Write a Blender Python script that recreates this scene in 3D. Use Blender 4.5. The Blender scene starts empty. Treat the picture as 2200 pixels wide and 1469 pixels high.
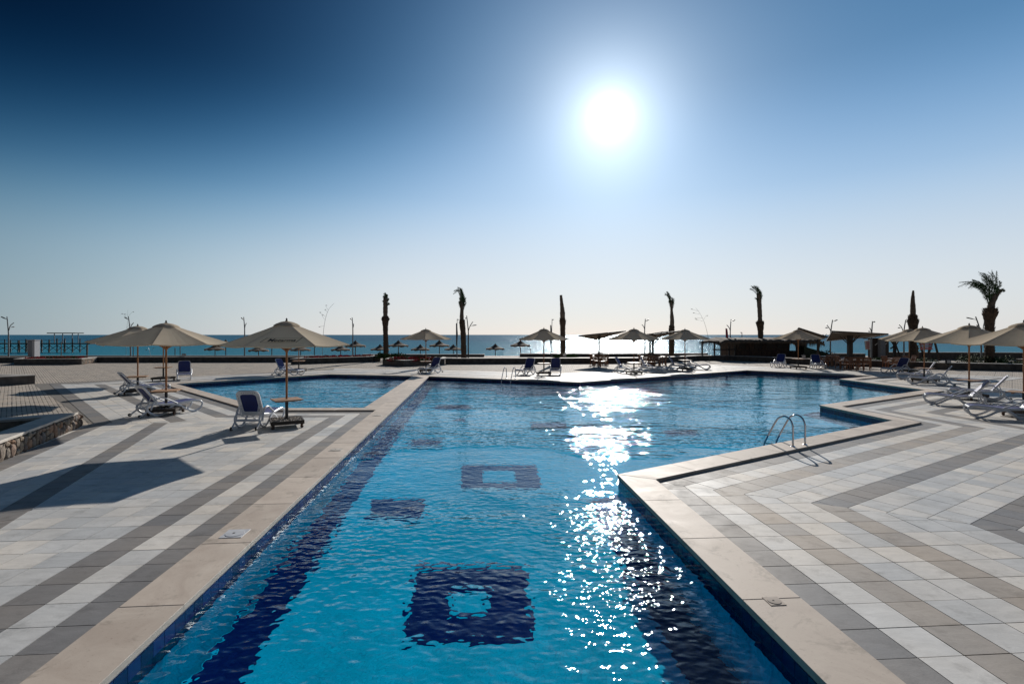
import bpy, bmesh, math, random
from mathutils import Vector, Matrix
from mathutils.geometry import tessellate_polygon
random.seed(7)
R = math.radians
SC = bpy.context.scene
COL = SC.collection

# ------------------------------------------------------------ camera
CAM_H = 2.55
cam_d = bpy.data.cameras.new('camera')
cam = bpy.data.objects.new('camera', cam_d); COL.objects.link(cam)
cam.location = (0, 0, CAM_H); cam.rotation_euler = (R(90), 0, 0)
cam_d.sensor_width = 36.0; cam_d.lens = 36.0 * 1075 / 2200
cam_d.shift_y = -0.00705
cam_d.clip_start = 0.05; cam_d.clip_end = 60000
SC.camera = cam
# ------------------------------------------------------------ sun and sky
SUN_DIR = Vector((210 / 1075, 1.0, 469 / 1075)).normalized()
SUN_EL = math.asin(SUN_DIR.z); SUN_AZ = math.atan2(SUN_DIR.x, SUN_DIR.y)
sun_d = bpy.data.lights.new('sun', 'SUN'); sun_d.energy = 5.0; sun_d.angle = R(0.53); sun_d.color = (1.0, 0.95, 0.88)
sun = bpy.data.objects.new('sun', sun_d); COL.objects.link(sun)
sun.rotation_euler = SUN_DIR.to_track_quat('Z', 'Y').to_euler(); sun.location = (20, 100, 60)
try: sun_d.cycles.is_caustics_light = True
except Exception: pass
W = bpy.data.worlds.new('World'); SC.world = W; W.use_nodes = True
nt = W.node_tree; nt.nodes.clear()
def WN(t, **k):
    n = nt.nodes.new(t)
    for a, b in k.items(): setattr(n, a, b)
    return n
def wl(a, b): nt.links.new(a, b)
def wmath(op, a, b=None, c=None, clamp=False):
    n = WN('ShaderNodeMath', operation=op, use_clamp=clamp)
    for i, v in enumerate((a, b, c)):
        if v is None: continue
        if isinstance(v, (int, float)): n.inputs[i].default_value = v
        else: wl(v, n.inputs[i])
    return n.outputs[0]
def wmix(bt, fac, a, b):
    n = WN('ShaderNodeMix', data_type='RGBA', blend_type=bt)
    for s, v in ((n.inputs[0], fac), (n.inputs[6], a), (n.inputs[7], b)):
        if isinstance(v, (int, float)): s.default_value = v
        elif isinstance(v, tuple): s.default_value = (*v, 1)
        else: wl(v, s)
    return n.outputs[2]
sky = WN('ShaderNodeTexSky', sky_type='NISHITA'); sky.sun_disc = False
sky.sun_elevation = SUN_EL; sky.sun_rotation = SUN_AZ
sky.air_density = 1.0; sky.dust_density = 0.3; sky.ozone_density = 3.0; sky.altitude = 0
SKY_K = 0.10
tc = WN('ShaderNodeTexCoord'); DIR = tc.outputs['Generated']
def wdot(v):
    n = WN('ShaderNodeVectorMath', operation='DOT_PRODUCT'); wl(DIR, n.inputs[0]); n.inputs[1].default_value = Vector(v).normalized(); return n.outputs['Value']
sep = WN('ShaderNodeSeparateXYZ'); wl(DIR, sep.inputs[0])
gam = wmath('ARCCOSINE', wmath('MINIMUM', wdot(SUN_DIR), 0.999999))            # angle from the sun, radians
zup = wmath('MAXIMUM', sep.outputs[2], 0.0)
rmp = WN('ShaderNodeValToRGB'); cr = rmp.color_ramp; cr.interpolation = 'B_SPLINE'
stops = [(0, (.66, .67, .675)), (.077, (.70, .735, .77)), (.14, (.62, .70, .78)), (.20, (.50, .64, .79)), (.26, (.34, .53, .76)), (.35, (.165, .345, .59)), (.43, (.075, .215, .41)), (.56, (.038, .16, .34)), (1, (.012, .065, .18))]
cr.elements[0].position = 0; cr.elements[0].color = (.69, .69, .71, 1); cr.elements[1].position = 1; cr.elements[1].color = (*stops[-1][1], 1)
for p_, c_ in stops[1:-1]:
    e_ = cr.elements.new(p_); e_.color = (*c_, 1)
wl(zup, rmp.inputs[0])
base = wmix('MIX', 0.12, rmp.outputs[0], wmix('MULTIPLY', 1.0, sky.outputs[0], (.10, .10, .10)))
# a clear, dry sky: the light drops with the distance from the sun, and is deepest blue in the polarised band up to its left
far_ = WN('ShaderNodeMapRange', interpolation_type='SMOOTHSTEP'); wl(gam, far_.inputs[0])
for i_, v_ in enumerate((R(40), R(105), 1.0, 0.22)): far_.inputs[i_ + 1].default_value = v_
band = wmath('POWER', wmath('MAXIMUM', wmath('SUBTRACT', wdot((-.75, .35, .55)), 0.5), 0.0), 2.2)
kz = WN('ShaderNodeMapRange', interpolation_type='SMOOTHSTEP'); wl(zup, kz.inputs[0])
for i_, v_ in enumerate((0.12, 0.50, 5.5, 19.5)): kz.inputs[i_ + 1].default_value = v_
att = wmath('MULTIPLY', wmath('MULTIPLY', band, kz.outputs[0]), -1.0)
comb = WN('ShaderNodeCombineXYZ')
for i_, k_ in enumerate((1.46, .95, .76)): wl(wmath('MULTIPLY', wmath('EXPONENT', wmath('MULTIPLY', att, k_)), far_.outputs[0]), comb.inputs[i_])
c1 = wmix('MULTIPLY', 1.0, base, comb.outputs[0])
# aureole of the sun itself (the disc is not in the sky texture)
def gau(w, a): return wmath('MULTIPLY', wmath('EXPONENT', wmath('MULTIPLY', wmath('POWER', wmath('DIVIDE', gam, w), 2.0), -1.0)), a)
aur = wmath('ADD', wmath('ADD', gau(.034, .65), gau(.095, .34)), wmath('MULTIPLY', wmath('EXPONENT', wmath('DIVIDE', gam, -0.12)), .72))
aurc = WN('ShaderNodeVectorMath', operation='SCALE'); aurc.inputs[0].default_value = (0.88, 0.97, 1.03); wl(aur, aurc.inputs['Scale'])
c2 = wmix('MULTIPLY', 1.0, wmix('ADD', 1.0, c1, aurc.outputs[0]), (1 / SKY_K,) * 3)
bg = WN('ShaderNodeBackground'); wl(c2, bg.inputs[0]); bg.inputs[1].default_value = SKY_K
wo = WN('ShaderNodeOutputWorld'); wl(bg.outputs[0], wo.inputs[0])
SC.view_settings.view_transform = 'Standard'; SC.view_settings.look = 'None'
SC.view_settings.exposure = 0.0; SC.view_settings.gamma = 1.0
try: SC.view_settings.use_curve_mapping = False
except Exception: pass
SC.render.engine = 'CYCLES'
cy = SC.cycles
cy.max_bounces = 8; cy.transmission_bounces = 6; cy.glossy_bounces = 4; cy.diffuse_bounces = 3; cy.transparent_max_bounces = 8
cy.sample_clamp_indirect = 4.0; cy.use_denoising = True; cy.blur_glossy = 0.2

# ------------------------------------------------------------ helpers
def link(o, parent=None):
    COL.objects.link(o)
    if parent is not None: o.parent = parent
    return o
def tag(o, label=None, cat=None, group=None, kind=None):
    if label: o['label'] = label
    if cat: o['category'] = cat
    if group: o['group'] = group
    if kind: o['kind'] = kind
    return o
def empty(name, loc=(0, 0, 0), rz=0.0, label=None, cat=None, group=None):
    o = bpy.data.objects.new(name, None); COL.objects.link(o); o.empty_display_size = 0.2
    o.location = loc; o.rotation_euler = (0, 0, rz)
    return tag(o, label, cat, group)
def copy_tree(o, parent=None):
    c = o.copy(); COL.objects.link(c)
    if parent is not None: c.parent = parent
    for ch in list(o.children): copy_tree(ch, c)
    return c
class MB:
    def __init__(s): s.v = []; s.f = []; s.m = []
    def add(s, vs, fs, mi=0):
        n = len(s.v); s.v.extend([tuple(p) for p in vs]); s.f.extend([tuple(i + n for i in f) for f in fs]); s.m.extend([mi] * len(fs)); return s
    def box(s, x0, x1, y0, y1, z0, z1, M=None, mi=0):
        vs = [Vector(p) for p in ((x0,y0,z0),(x1,y0,z0),(x1,y1,z0),(x0,y1,z0),(x0,y0,z1),(x1,y0,z1),(x1,y1,z1),(x0,y1,z1))]
        if M is not None: vs = [M @ p for p in vs]
        return s.add(vs, [(0,3,2,1),(4,5,6,7),(0,1,5,4),(1,2,6,5),(2,3,7,6),(3,0,4,7)], mi)
    def bar(s, a, b, w, h=None, up=(0, 0, 1), mi=0):
        a = Vector(a); b = Vector(b); h = w if h is None else h; d = (b - a)
        L = d.length; d.normalize(); up = Vector(up)
        if abs(d.dot(up)) > .98: up = Vector((0, 1, 0))
        sx = d.cross(up).normalized(); u = sx.cross(d).normalized()
        vs = []
        for p in (a, b):
            for (i, j) in ((-1,-1),(1,-1),(1,1),(-1,1)): vs.append(p + sx * (i * w / 2) + u * (j * h / 2))
        return s.add(vs, [(0,1,2,3),(7,6,5,4),(0,4,5,1),(1,5,6,2),(2,6,7,3),(3,7,4,0)], mi)
    def prism(s, poly, z0, z1, bev=0.0, mi=0):
        n = len(poly)
        if bev > 0:
            cx = sum(p[0] for p in poly) / n; cy_ = sum(p[1] for p in poly) / n
            top = []
            for p in poly:
                dx, dy = p[0] - cx, p[1] - cy_; L = math.hypot(dx, dy) or 1
                top.append((p[0] - dx / L * bev * 1.4, p[1] - dy / L * bev * 1.4))
            vs = [(x, y, z0) for x, y in poly] + [(x, y, z1 - bev) for x, y in poly] + [(x, y, z1) for x, y in top]
            fs = [tuple(range(2 * n, 3 * n))]
            for i in range(n):
                j = (i + 1) % n
                fs += [(i, j, n + j, n + i), (n + i, n + j, 2 * n + j, 2 * n + i)]
        else:
            vs = [(x, y, z0) for x, y in poly] + [(x, y, z1) for x, y in poly]
            fs = [tuple(range(n, 2 * n)), tuple(reversed(range(n)))]
            for i in range(n):
                j = (i + 1) % n
                fs.append((i, j, n + j, n + i))
        return s.add(vs, fs, mi)
    def tube(s, pts, r, n=8, closed=False, sy=1.0, cap=True, mi=0):
        pts = [Vector(p) for p in pts]; m = len(pts)
        rs = r if isinstance(r, (list, tuple)) else [r] * m
        rings = []; prev = None
        for i, p in enumerate(pts):
            if closed: t = pts[(i + 1) % m] - pts[i - 1]
            else: t = pts[min(i + 1, m - 1)] - pts[max(i - 1, 0)]
            t.normalize()
            if prev is None:
                ref = Vector((0, 0, 1)) if abs(t.z) < .9 else Vector((0, 1, 0))
                a = t.cross(ref).normalized()
            else:
                a = (prev - t * prev.dot(t)); a = a.normalized() if a.length > 1e-6 else t.orthogonal().normalized()
            prev = a; b = t.cross(a)
            rings.append([p + (a * math.cos(2 * math.pi * k / n) + b * (sy * math.sin(2 * math.pi * k / n))) * rs[i] for k in range(n)])
        vs = [q for g in rings for q in g]; fs = []
        for i in range(m if closed else m - 1):
            j = (i + 1) % m
            for k in range(n):
                l = (k + 1) % n
                fs.append((i * n + k, i * n + l, j * n + l, j * n + k))
        if not closed and cap: fs += [tuple(reversed(range(n))), tuple(range((m - 1) * n, m * n))]
        return s.add(vs, fs, mi)
    def lathe(s, prof, n=12, c=(0, 0), rot=0.0, mi=0):
        vs = []; fs = []
        for (r, z) in prof:
            for k in range(n):
                a = rot + 2 * math.pi * k / n; vs.append((c[0] + r * math.cos(a), c[1] + r * math.sin(a), z))
        for i in range(len(prof) - 1):
            for k in range(n):
                l = (k + 1) % n
                fs.append((i * n + k, i * n + l, (i + 1) * n + l, (i + 1) * n + k))
        fs += [tuple(reversed(range(n))), tuple(range((len(prof) - 1) * n, len(prof) * n))]
        return s.add(vs, fs, mi)
    def mesh(s, name, mats, smooth=False):
        me = bpy.data.meshes.new(name); me.from_pydata(s.v, [], s.f)
        for m in (mats if isinstance(mats, (list, tuple)) else [mats]): me.materials.append(m)
        if len(me.materials) > 1: me.polygons.foreach_set('material_index', s.m)
        if smooth:
            me.polygons.foreach_set('use_smooth', [True] * len(me.polygons))
            try: me.set_sharp_from_angle(angle=R(50))
            except Exception: pass
        me.update(); return me
    def build(s, name, mats, parent=None, smooth=False, loc=None, rz=None):
        o = bpy.data.objects.new(name, s.mesh(name, mats, smooth)); link(o, parent)
        if loc is not None: o.location = loc
        if rz is not None: o.rotation_euler = (0, 0, rz)
        return o
def smooth_pts(pts, k=4, closed=False):
    P = [Vector(p) for p in pts]; n = len(P); out = []
    rng = range(n if closed else n - 1)
    for i in rng:
        if closed: a, b, c, d = P[i - 1], P[i], P[(i + 1) % n], P[(i + 2) % n]
        else: a, b, c, d = P[max(i - 1, 0)], P[i], P[i + 1], P[min(i + 2, n - 1)]
        for j in range(k):
            t = j / k
            out.append(0.5 * ((2 * b) + (c - a) * t + (2 * a - 5 * b + 4 * c - d) * t * t + (3 * b - a - 3 * c + d) * t ** 3))
    if not closed: out.append(P[-1])
    return out

# ------------------------------------------------------------ materials
MATS = {}
class NB:
    def __init__(s, name):
        s.mat = bpy.data.materials.new(name); s.mat.use_nodes = True; s.t = s.mat.node_tree; s.t.nodes.clear()
        s.out = s.n('ShaderNodeOutputMaterial'); MATS[name] = s.mat
    def n(s, t, **k):
        x = s.t.nodes.new(t)
        for a, b in k.items(): setattr(x, a, b)
        return x
    def set(s, sock, v):
        if v is None: return
        if isinstance(v, (int, float)): sock.default_value = v
        elif isinstance(v, tuple): sock.default_value = v if len(v) == len(sock.default_value) else (*v, 1)
        else: s.t.links.new(v, sock)
    def math(s, op, a, b=None, c=None, clamp=False):
        x = s.n('ShaderNodeMath', operation=op, use_clamp=clamp)
        for i, v in enumerate((a, b, c)): s.set(x.inputs[i], v)
        return x.outputs[0]
    def mix(s, fac, a, b, bt='MIX'):
        x = s.n('ShaderNodeMix', data_type='RGBA', blend_type=bt); s.set(x.inputs[0], fac); s.set(x.inputs[6], a); s.set(x.inputs[7], b); return x.outputs[2]
    def noise(s, vec, scale, detail=3, rough=.5, dist=0.0, out=0):
        x = s.n('ShaderNodeTexNoise'); s.set(x.inputs['Vector'], vec); x.inputs['Scale'].default_value = scale; x.inputs['Detail'].default_value = detail
        x.inputs['Roughness'].default_value = rough; x.inputs['Distortion'].default_value = dist; return x.outputs[out]
    def ramp(s, f, lo, hi, a=0.0, b=1.0):
        x = s.n('ShaderNodeMapRange'); s.set(x.inputs[0], f); x.inputs[1].default_value = lo; x.inputs[2].default_value = hi; x.inputs[3].default_value = a; x.inputs[4].default_value = b; return x.outputs[0]
    def obj(s): return s.n('ShaderNodeTexCoord').outputs['Object']
    def pos(s): return s.n('ShaderNodeNewGeometry').outputs['Position']
    def map(s, vec, scale=(1, 1, 1), rot=(0, 0, 0), loc=(0, 0, 0)):
        x = s.n('ShaderNodeMapping'); s.set(x.inputs[0], vec); x.inputs['Scale'].default_value = scale; x.inputs['Rotation'].default_value = rot; x.inputs['Location'].default_value = loc; return x.outputs[0]
    def bump(s, h, strength, dist, normal=None):
        x = s.n('ShaderNodeBump'); s.set(x.inputs['Strength'], strength); s.set(x.inputs['Distance'], dist); s.set(x.inputs['Height'], h)
        if normal is not None: s.set(x.inputs['Normal'], normal)
        return x.outputs[0]
    def bsdf(s, col, rough=.6, metal=0.0, normal=None, spec=.5, **k):
        b = s.n('ShaderNodeBsdfPrincipled'); s.set(b.inputs['Base Color'], col); s.set(b.inputs['Roughness'], rough); s.set(b.inputs['Metallic'], metal)
        b.inputs['Specular IOR Level'].default_value = spec
        if normal is not None: s.set(b.inputs['Normal'], normal)
        for a, v in k.items(): s.set(b.inputs[a.replace('_', ' ')], v)
        s.t.links.new(b.outputs[0], s.out.inputs[0]); return b
def simple(name, col, rough=.6, metal=0.0, var=.12, scale=6.0, bump=0.0, spec=.5, bscale=None):
    b = NB(name); p = b.obj()
    r = b.n('ShaderNodeObjectInfo').outputs['Random']
    f = b.noise(p, scale, 4, .6)
    k = b.math('MULTIPLY_ADD', b.math('SUBTRACT', f, .5), var * 4, b.math('MULTIPLY_ADD', r, var, 1 - var / 2))
    c = b.n('ShaderNodeVectorMath', operation='SCALE'); c.inputs[0].default_value = col; b.set(c.inputs['Scale'], k)
    nrm = b.bump(b.noise(p, bscale or scale * 6, 4, .6), bump, .01) if bump else None
    b.bsdf(c.outputs[0], b.math('MULTIPLY_ADD', f, .25, rough - .12), metal, nrm, spec)
    return b.mat
# ------------------------------------------------------------ materials of the setting
def tile_mat(name, col, warm=.5):
    b = NB(name); p = b.pos()
    rnd = b.math('FRACT', b.math('ADD', b.n('ShaderNodeObjectInfo').outputs['Random'], b.n('ShaderNodeAttribute', attribute_name='tone').outputs['Fac']))
    big = b.noise(p, .35, 3, .5); mid = b.noise(b.map(p, (2.2, 7, 3), (0, 0, R(20))), 1.6, 6, .62, .8); fine = b.noise(p, 55, 3, .6); stain = b.noise(p, 3.1, 6, .7)
    k = b.math('ADD', b.math('MULTIPLY_ADD', b.math('SUBTRACT', mid, .5), .42, .88), b.math('MULTIPLY', b.math('SUBTRACT', rnd, .5), .20))
    k = b.math('ADD', k, b.math('MULTIPLY', b.math('SUBTRACT', fine, .5), .14))
    k = b.math('MULTIPLY', k, b.ramp(b.noise(p, .9, 7, .65, .5), .35, .68, 1.08, .88))
    k = b.math('MULTIPLY', k, b.ramp(stain, .54, .70, 1.0, .74))
    c = b.n('ShaderNodeVectorMath', operation='SCALE')
    b.set(c.inputs[0], b.mix(b.math('MULTIPLY_ADD', big, 1.6, b.math('MULTIPLY_ADD', rnd, .5, -.75), clamp=True), col, (col[0] * 1.10, col[1] * .96, col[2] * .80)))
    b.set(c.inputs['Scale'], k)
    rough = b.math('ADD', b.ramp(stain, .3, .7, .50, .66), b.math('MULTIPLY', rnd, .1))
    b.bsdf(c.outputs[0], rough, 0, b.bump(b.math('ADD', fine, mid), .25, .004), .28)
    return b.mat
T_WHITE = tile_mat('white_tile_stone', (.60, .595, .58)); T_GREY = tile_mat('grey_tile_stone', (.23, .222, .218)); T_TAN = tile_mat('tan_tile_stone', (.37, .335, .30))
def travertine():
    b = NB('travertine'); p = b.pos(); rnd = b.n('ShaderNodeObjectInfo').outputs['Random']
    a = b.noise(b.map(p, (1, 1, 1), (0, 0, R(-4))), 1.3, 8, .68, 1.5); f = b.noise(p, 38, 5, .65); st = b.noise(p, 2.4, 7, .72, .6)
    c = b.mix(b.ramp(a, .35, .68), (.46, .375, .305), (.58, .495, .41))
    c = b.mix(b.ramp(st, .55, .7), c, (.30, .25, .20))
    c = b.mix(b.ramp(f, .60, .72, 0, .6), c, (.30, .22, .17))
    s = b.n('ShaderNodeVectorMath', operation='SCALE'); b.set(s.inputs[0], c); b.set(s.inputs['Scale'], b.math('MULTIPLY_ADD', rnd, .22, .86))
    b.bsdf(s.outputs[0], b.ramp(a, .3, .7, .58, .72), 0, b.bump(b.math('ADD', b.math('MULTIPLY', f, .5), a), .3, .004), .28)
    return b.mat
M_COPE = travertine()
def cobble():
    b = NB('cobble_paving'); p = b.map(b.pos(), (1, 1, 1), (0, 0, R(45)))
    def brick(sc, w, h, mort):
        x = b.n('ShaderNodeTexBrick'); b.set(x.inputs['Vector'], p); x.inputs['Scale'].default_value = sc; x.inputs['Brick Width'].default_value = w; x.inputs['Row Height'].default_value = h
        x.inputs['Mortar Size'].default_value = mort; x.inputs['Mortar Smooth'].default_value = .2; x.offset = 0.5
        x.inputs['Color1'].default_value = (.46, .40, .33, 1); x.inputs['Color2'].default_value = (.34, .30, .255, 1); x.inputs['Mortar'].default_value = (.10, .085, .07, 1); return x
    b1 = brick(1, .20, .12, .014); b2 = brick(1, .80, .60, .022); b2.offset = 0.0
    n1 = b.noise(b.pos(), 1.2, 5, .6); n2 = b.noise(b.pos(), 30, 4, .6)
    c = b.mix(b2.outputs['Fac'], b1.outputs['Color'], (.10, .085, .075))
    c = b.mix(b.ramp(n1, .42, .66, 0, .55), c, (.50, .40, .31))
    s = b.n('ShaderNodeVectorMath', operation='SCALE'); b.set(s.inputs[0], c); b.set(s.inputs['Scale'], b.math('MULTIPLY_ADD', n2, .7, .62))
    h = b.math('ADD', b.math('MAXIMUM', b1.outputs['Fac'], b2.outputs['Fac']), b.math('MULTIPLY', n2, -.35))
    b.bsdf(s.outputs[0], .8, 0, b.bump(h, .6, -.01), .3)
    return b.mat
M_COBBLE = cobble()
def sand():
    b = NB('beach_sand'); p = b.pos(); n = b.noise(p, .5, 6, .6); f = b.noise(p, 14, 4, .6)
    b.bsdf(b.mix(n, (.34, .27, .20), (.48, .40, .31)), .85, 0, b.bump(b.math('ADD', n, f), .5, .05), .2); return b.mat
M_SAND = sand()
def mosaic(name, c1, c2, size=.05, navy=False):
    b = NB(name); p = b.pos()
    x = b.n('ShaderNodeTexBrick'); x.offset = 0; b.set(x.inputs['Vector'], b.map(p, (1, 1, 1), (0, 0, R(4.3)))); x.inputs['Scale'].default_value = 1; x.inputs['Brick Width'].default_value = size
    x.inputs['Row Height'].default_value = size; x.inputs['Mortar Size'].default_value = size * .07; x.inputs['Color1'].default_value = (*c1, 1); x.inputs['Color2'].default_value = (*c2, 1)
    x.inputs['Mortar'].default_value = (c1[0] * .75 + .002, c1[1] * .8 + .004, c1[2] * .85 + .006, 1)
    n = b.noise(p, .6, 4, .55)
    s = b.n('ShaderNodeVectorMath', operation='SCALE'); b.set(s.inputs[0], x.outputs['Color']); b.set(s.inputs['Scale'], b.math('MULTIPLY', b.ramp(n, .3, .7, .84, 1.14), b.ramp(b.noise(p, 3.5, 4, .6, 1.0), .35, .65, .90, 1.08)))
    b.bsdf(s.outputs[0], .9, 0, None, .0); return b.mat
M_CYAN = mosaic('cyan_mosaic', (.003, .52, .76), (.006, .60, .85))
M_NAVY = mosaic('navy_mosaic', (.003, .012, .10), (.006, .022, .13))
def wall_navy():
    b = NB('navy_glazed_tile'); r = b.n('ShaderNodeObjectInfo').outputs['Random']; t = b.n('ShaderNodeAttribute', attribute_name='tone').outputs['Fac']
    k = b.math('MULTIPLY_ADD', b.math('FRACT', b.math('ADD', r, t)), .8, .6)
    s = b.n('ShaderNodeVectorMath', operation='SCALE'); s.inputs[0].default_value = (.008, .016, .085); b.set(s.inputs['Scale'], k)
    b.bsdf(s.outputs[0], .16, 0, b.bump(b.noise(b.pos(), 30, 2), .08, .004), .5); return b.mat
M_WALLT = wall_navy()
M_GROUT = simple('pale_grout', (.30, .33, .38), .8)
M_DIRT = simple('dark_soil', (.06, .045, .03), .95, bump=.6)

# ------------------------------------------------------------ measured plan (metres; x right, y away from the terrace, z = 0 at the paving)
VPX = -.0755
M_IN = [(-5.04, 30.2), (3.56, 26.45), (16.59, 35.36), (21.93, 30.3), (18.52, 28.29), (18.77, 22.7), (10.96, 17.8), (11.15, 14.62), (1.91, 8.96),
        (1.91 - VPX * 14.96 * .9, -6.0), (-2.96 - VPX * 9.58, -6.0)]
L_IN = [(-17.24, 25.6), (-11.61, 31.84), (-6.01, 30.44), (-5.05, 17.12), (-8.44, 17.10)]
WATER_Z = -.16; FLOOR_Z = -1.32
def loop_offset(P, d, closed=True):
    n = len(P); out = []
    for i in range(n):
        a, b, c = Vector(P[i - 1]), Vector(P[i]), Vector(P[(i + 1) % n])
        if not closed and i == 0: a = b - (c - b)
        if not closed and i == n - 1: c = b + (b - a)
        d1 = (b - a).normalized(); d2 = (c - b).normalized()
        n1 = Vector((-d1.y, d1.x)); n2 = Vector((-d2.y, d2.x))
        m = (n1 + n2); m = m.normalized() / max(.25, m.normalized().dot(n1))
        q = b + m * d; out.append((q.x, q.y))
    return out
def clip_convex(poly, region):          # region counter-clockwise or clockwise convex
    area = sum(region[i - 1][0] * region[i][1] - region[i][0] * region[i - 1][1] for i in range(len(region)))
    sg = 1 if area > 0 else -1
    out = list(poly)
    for i in range(len(region)):
        ax, ay = region[i - 1]; bx, by = region[i]
        ex, ey = bx - ax, by - ay; L = math.hypot(ex, ey) or 1
        def side(p): return sg * (ex * (p[1] - ay) - ey * (p[0] - ax)) / L - .0025
        res = []
        for j in range(len(out)):
            p, q = out[j - 1], out[j]; sp, sq = side(p), side(q)
            if sp >= 0 and sq >= 0: res.append(q)
            elif sp >= 0 > sq: t = sp / (sp - sq); res.append((p[0] + (q[0] - p[0]) * t, p[1] + (q[1] - p[1]) * t))
            elif sp < 0 <= sq:
                t = sp / (sp - sq); res.append((p[0] + (q[0] - p[0]) * t, p[1] + (q[1] - p[1]) * t)); res.append(q)
        out = res
        if len(out) < 3: return []
    return out
def parea(p): return abs(sum(p[i - 1][0] * p[i][1] - p[i][0] * p[i - 1][1] for i in range(len(p)))) / 2
def centroid(p): return (sum(q[0] for q in p) / len(p), sum(q[1] for q in p) / len(p))
def seen_size(p):                        # how large a level piece shows from the terrace (rough), 0 outside the frame
    c = centroid(p)
    if c[1] < 2.5: return 0
    px, py = 1100 + 1075 * c[0] / c[1], 719 + 1075 * CAM_H / c[1]
    if not (-30 < px < 2230 and py < 1520): return 0
    return parea(p) * CAM_H * 1075 ** 2 / c[1] ** 3
def clean(p):
    out = []
    for q in p:
        if not out or math.hypot(q[0] - out[-1][0], q[1] - out[-1][1]) > .004: out.append(q)
    if len(out) > 1 and math.hypot(out[0][0] - out[-1][0], out[0][1] - out[-1][1]) < .004: out.pop()
    return out
def sheet(name, loops, z, mat, kind=None, parent=None, flip=False):
    vl = [[Vector((x, y, 0)) for x, y in lp] for lp in loops]
    tris = tessellate_polygon(vl); flat = [(x, y, z) for lp in loops for x, y in lp]
    fs = []
    for t in tris:
        a, b, c = (flat[i] for i in t)
        ccw = (b[0] - a[0]) * (c[1] - a[1]) - (b[1] - a[1]) * (c[0] - a[0]) > 0
        fs.append(tuple(t) if ccw != flip else tuple(reversed(t)))
    me = bpy.data.meshes.new(name); me.from_pydata(flat, [], fs); me.materials.append(mat); me.update()
    o = bpy.data.objects.new(name, me); link(o, parent)
    if kind: o['kind'] = kind
    return o
CW = .56
M_OUT = loop_offset(M_IN, CW); L_OUT = loop_offset(L_IN, .49)
# ground, one sheet with the two basins left open, then the promenade strip and the beach falling to the sea
ground = sheet('ground', [[(-70, -14), (70, -14), (70, 61), (-70, 61)], loop_offset(M_IN, .10), loop_offset(L_IN, .10)], -.012, M_COBBLE, 'structure')
bm_ = MB(); NX = 40; YS = [61, 64, 70, 78, 86, 94, 102, 120, 150]; ZS = [-.02, -.35, -.75, -1.05, -1.4, -1.75, -2.2, -3.2, -4.5]
rb = random.Random(3)
for j, y in enumerate(YS):
    for i in range(NX + 1): bm_.v.append((-160 + 340 * i / NX, y + (rb.uniform(-1.2, 1.2) if 0 < j else 0), ZS[j] + (rb.uniform(-.05, .05) if j else 0)))
for j in range(len(YS) - 1):
    for i in range(NX): bm_.f.append((j * (NX + 1) + i, j * (NX + 1) + i + 1, (j + 1) * (NX + 1) + i + 1, (j + 1) * (NX + 1) + i)); bm_.m.append(0)
tag(bm_.build('beach', M_SAND, smooth=True), kind='structure')
tag(MB().add([(-160, 30, -.03), (-70, 30, -.03), (-70, 61, -.02), (-160, 61, -.02), (70, 30, -.03), (180, 30, -.03), (180, 61, -.02), (70, 61, -.02)], [(0, 1, 2, 3), (4, 5, 6, 7)]).build('terrain', M_SAND), kind='structure')

# ------------------------------------------------------------ sea
def sea_mat():
    b = NB('sea_water'); p = b.pos()
    g = b.n('ShaderNodeSeparateXYZ'); b.set(g.inputs[0], p)
    n1 = b.noise(b.map(p, (.20, .55, 1)), 1.0, 4, .55); n2 = b.noise(b.map(p, (1.4, 3.2, 1), (0, 0, R(12))), 1.0, 4, .6); n3 = b.noise(b.map(p, (.012, .03, 1)), 1.0, 3, .6)
    h = b.math('ADD', b.math('MULTIPLY', n1, .85), b.math('MULTIPLY', n2, .16))
    depth = b.ramp(g.outputs[1], 95, 420); c = b.mix(depth, (.012, .25, .34), (.005, .11, .20))
    c = b.mix(b.ramp(n3, .4, .65, 0, .35), c, (.02, .22, .30))
    nb = b.bump(h, 1.0, .9); df = b.n('ShaderNodeBsdfDiffuse'); b.set(df.inputs[0], c); b.set(df.inputs[1], .5)
    gl = b.n('ShaderNodeBsdfGlossy'); b.set(gl.inputs[0], (.80, .92, 1.0)); b.set(gl.inputs['Roughness'], .22); b.set(gl.inputs['Normal'], nb)
    mx = b.n('ShaderNodeMixShader'); mx.inputs[0].default_value = .17; b.t.links.new(df.outputs[0], mx.inputs[1]); b.t.links.new(gl.outputs[0], mx.inputs[2]); b.t.links.new(mx.outputs[0], b.out.inputs[0]); return b.mat
sea = sheet('sea', [[(-30000, 93), (30000, 93), (30000, 30000), (-30000, 30000)]], -1.8, sea_mat(), 'structure')

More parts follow.
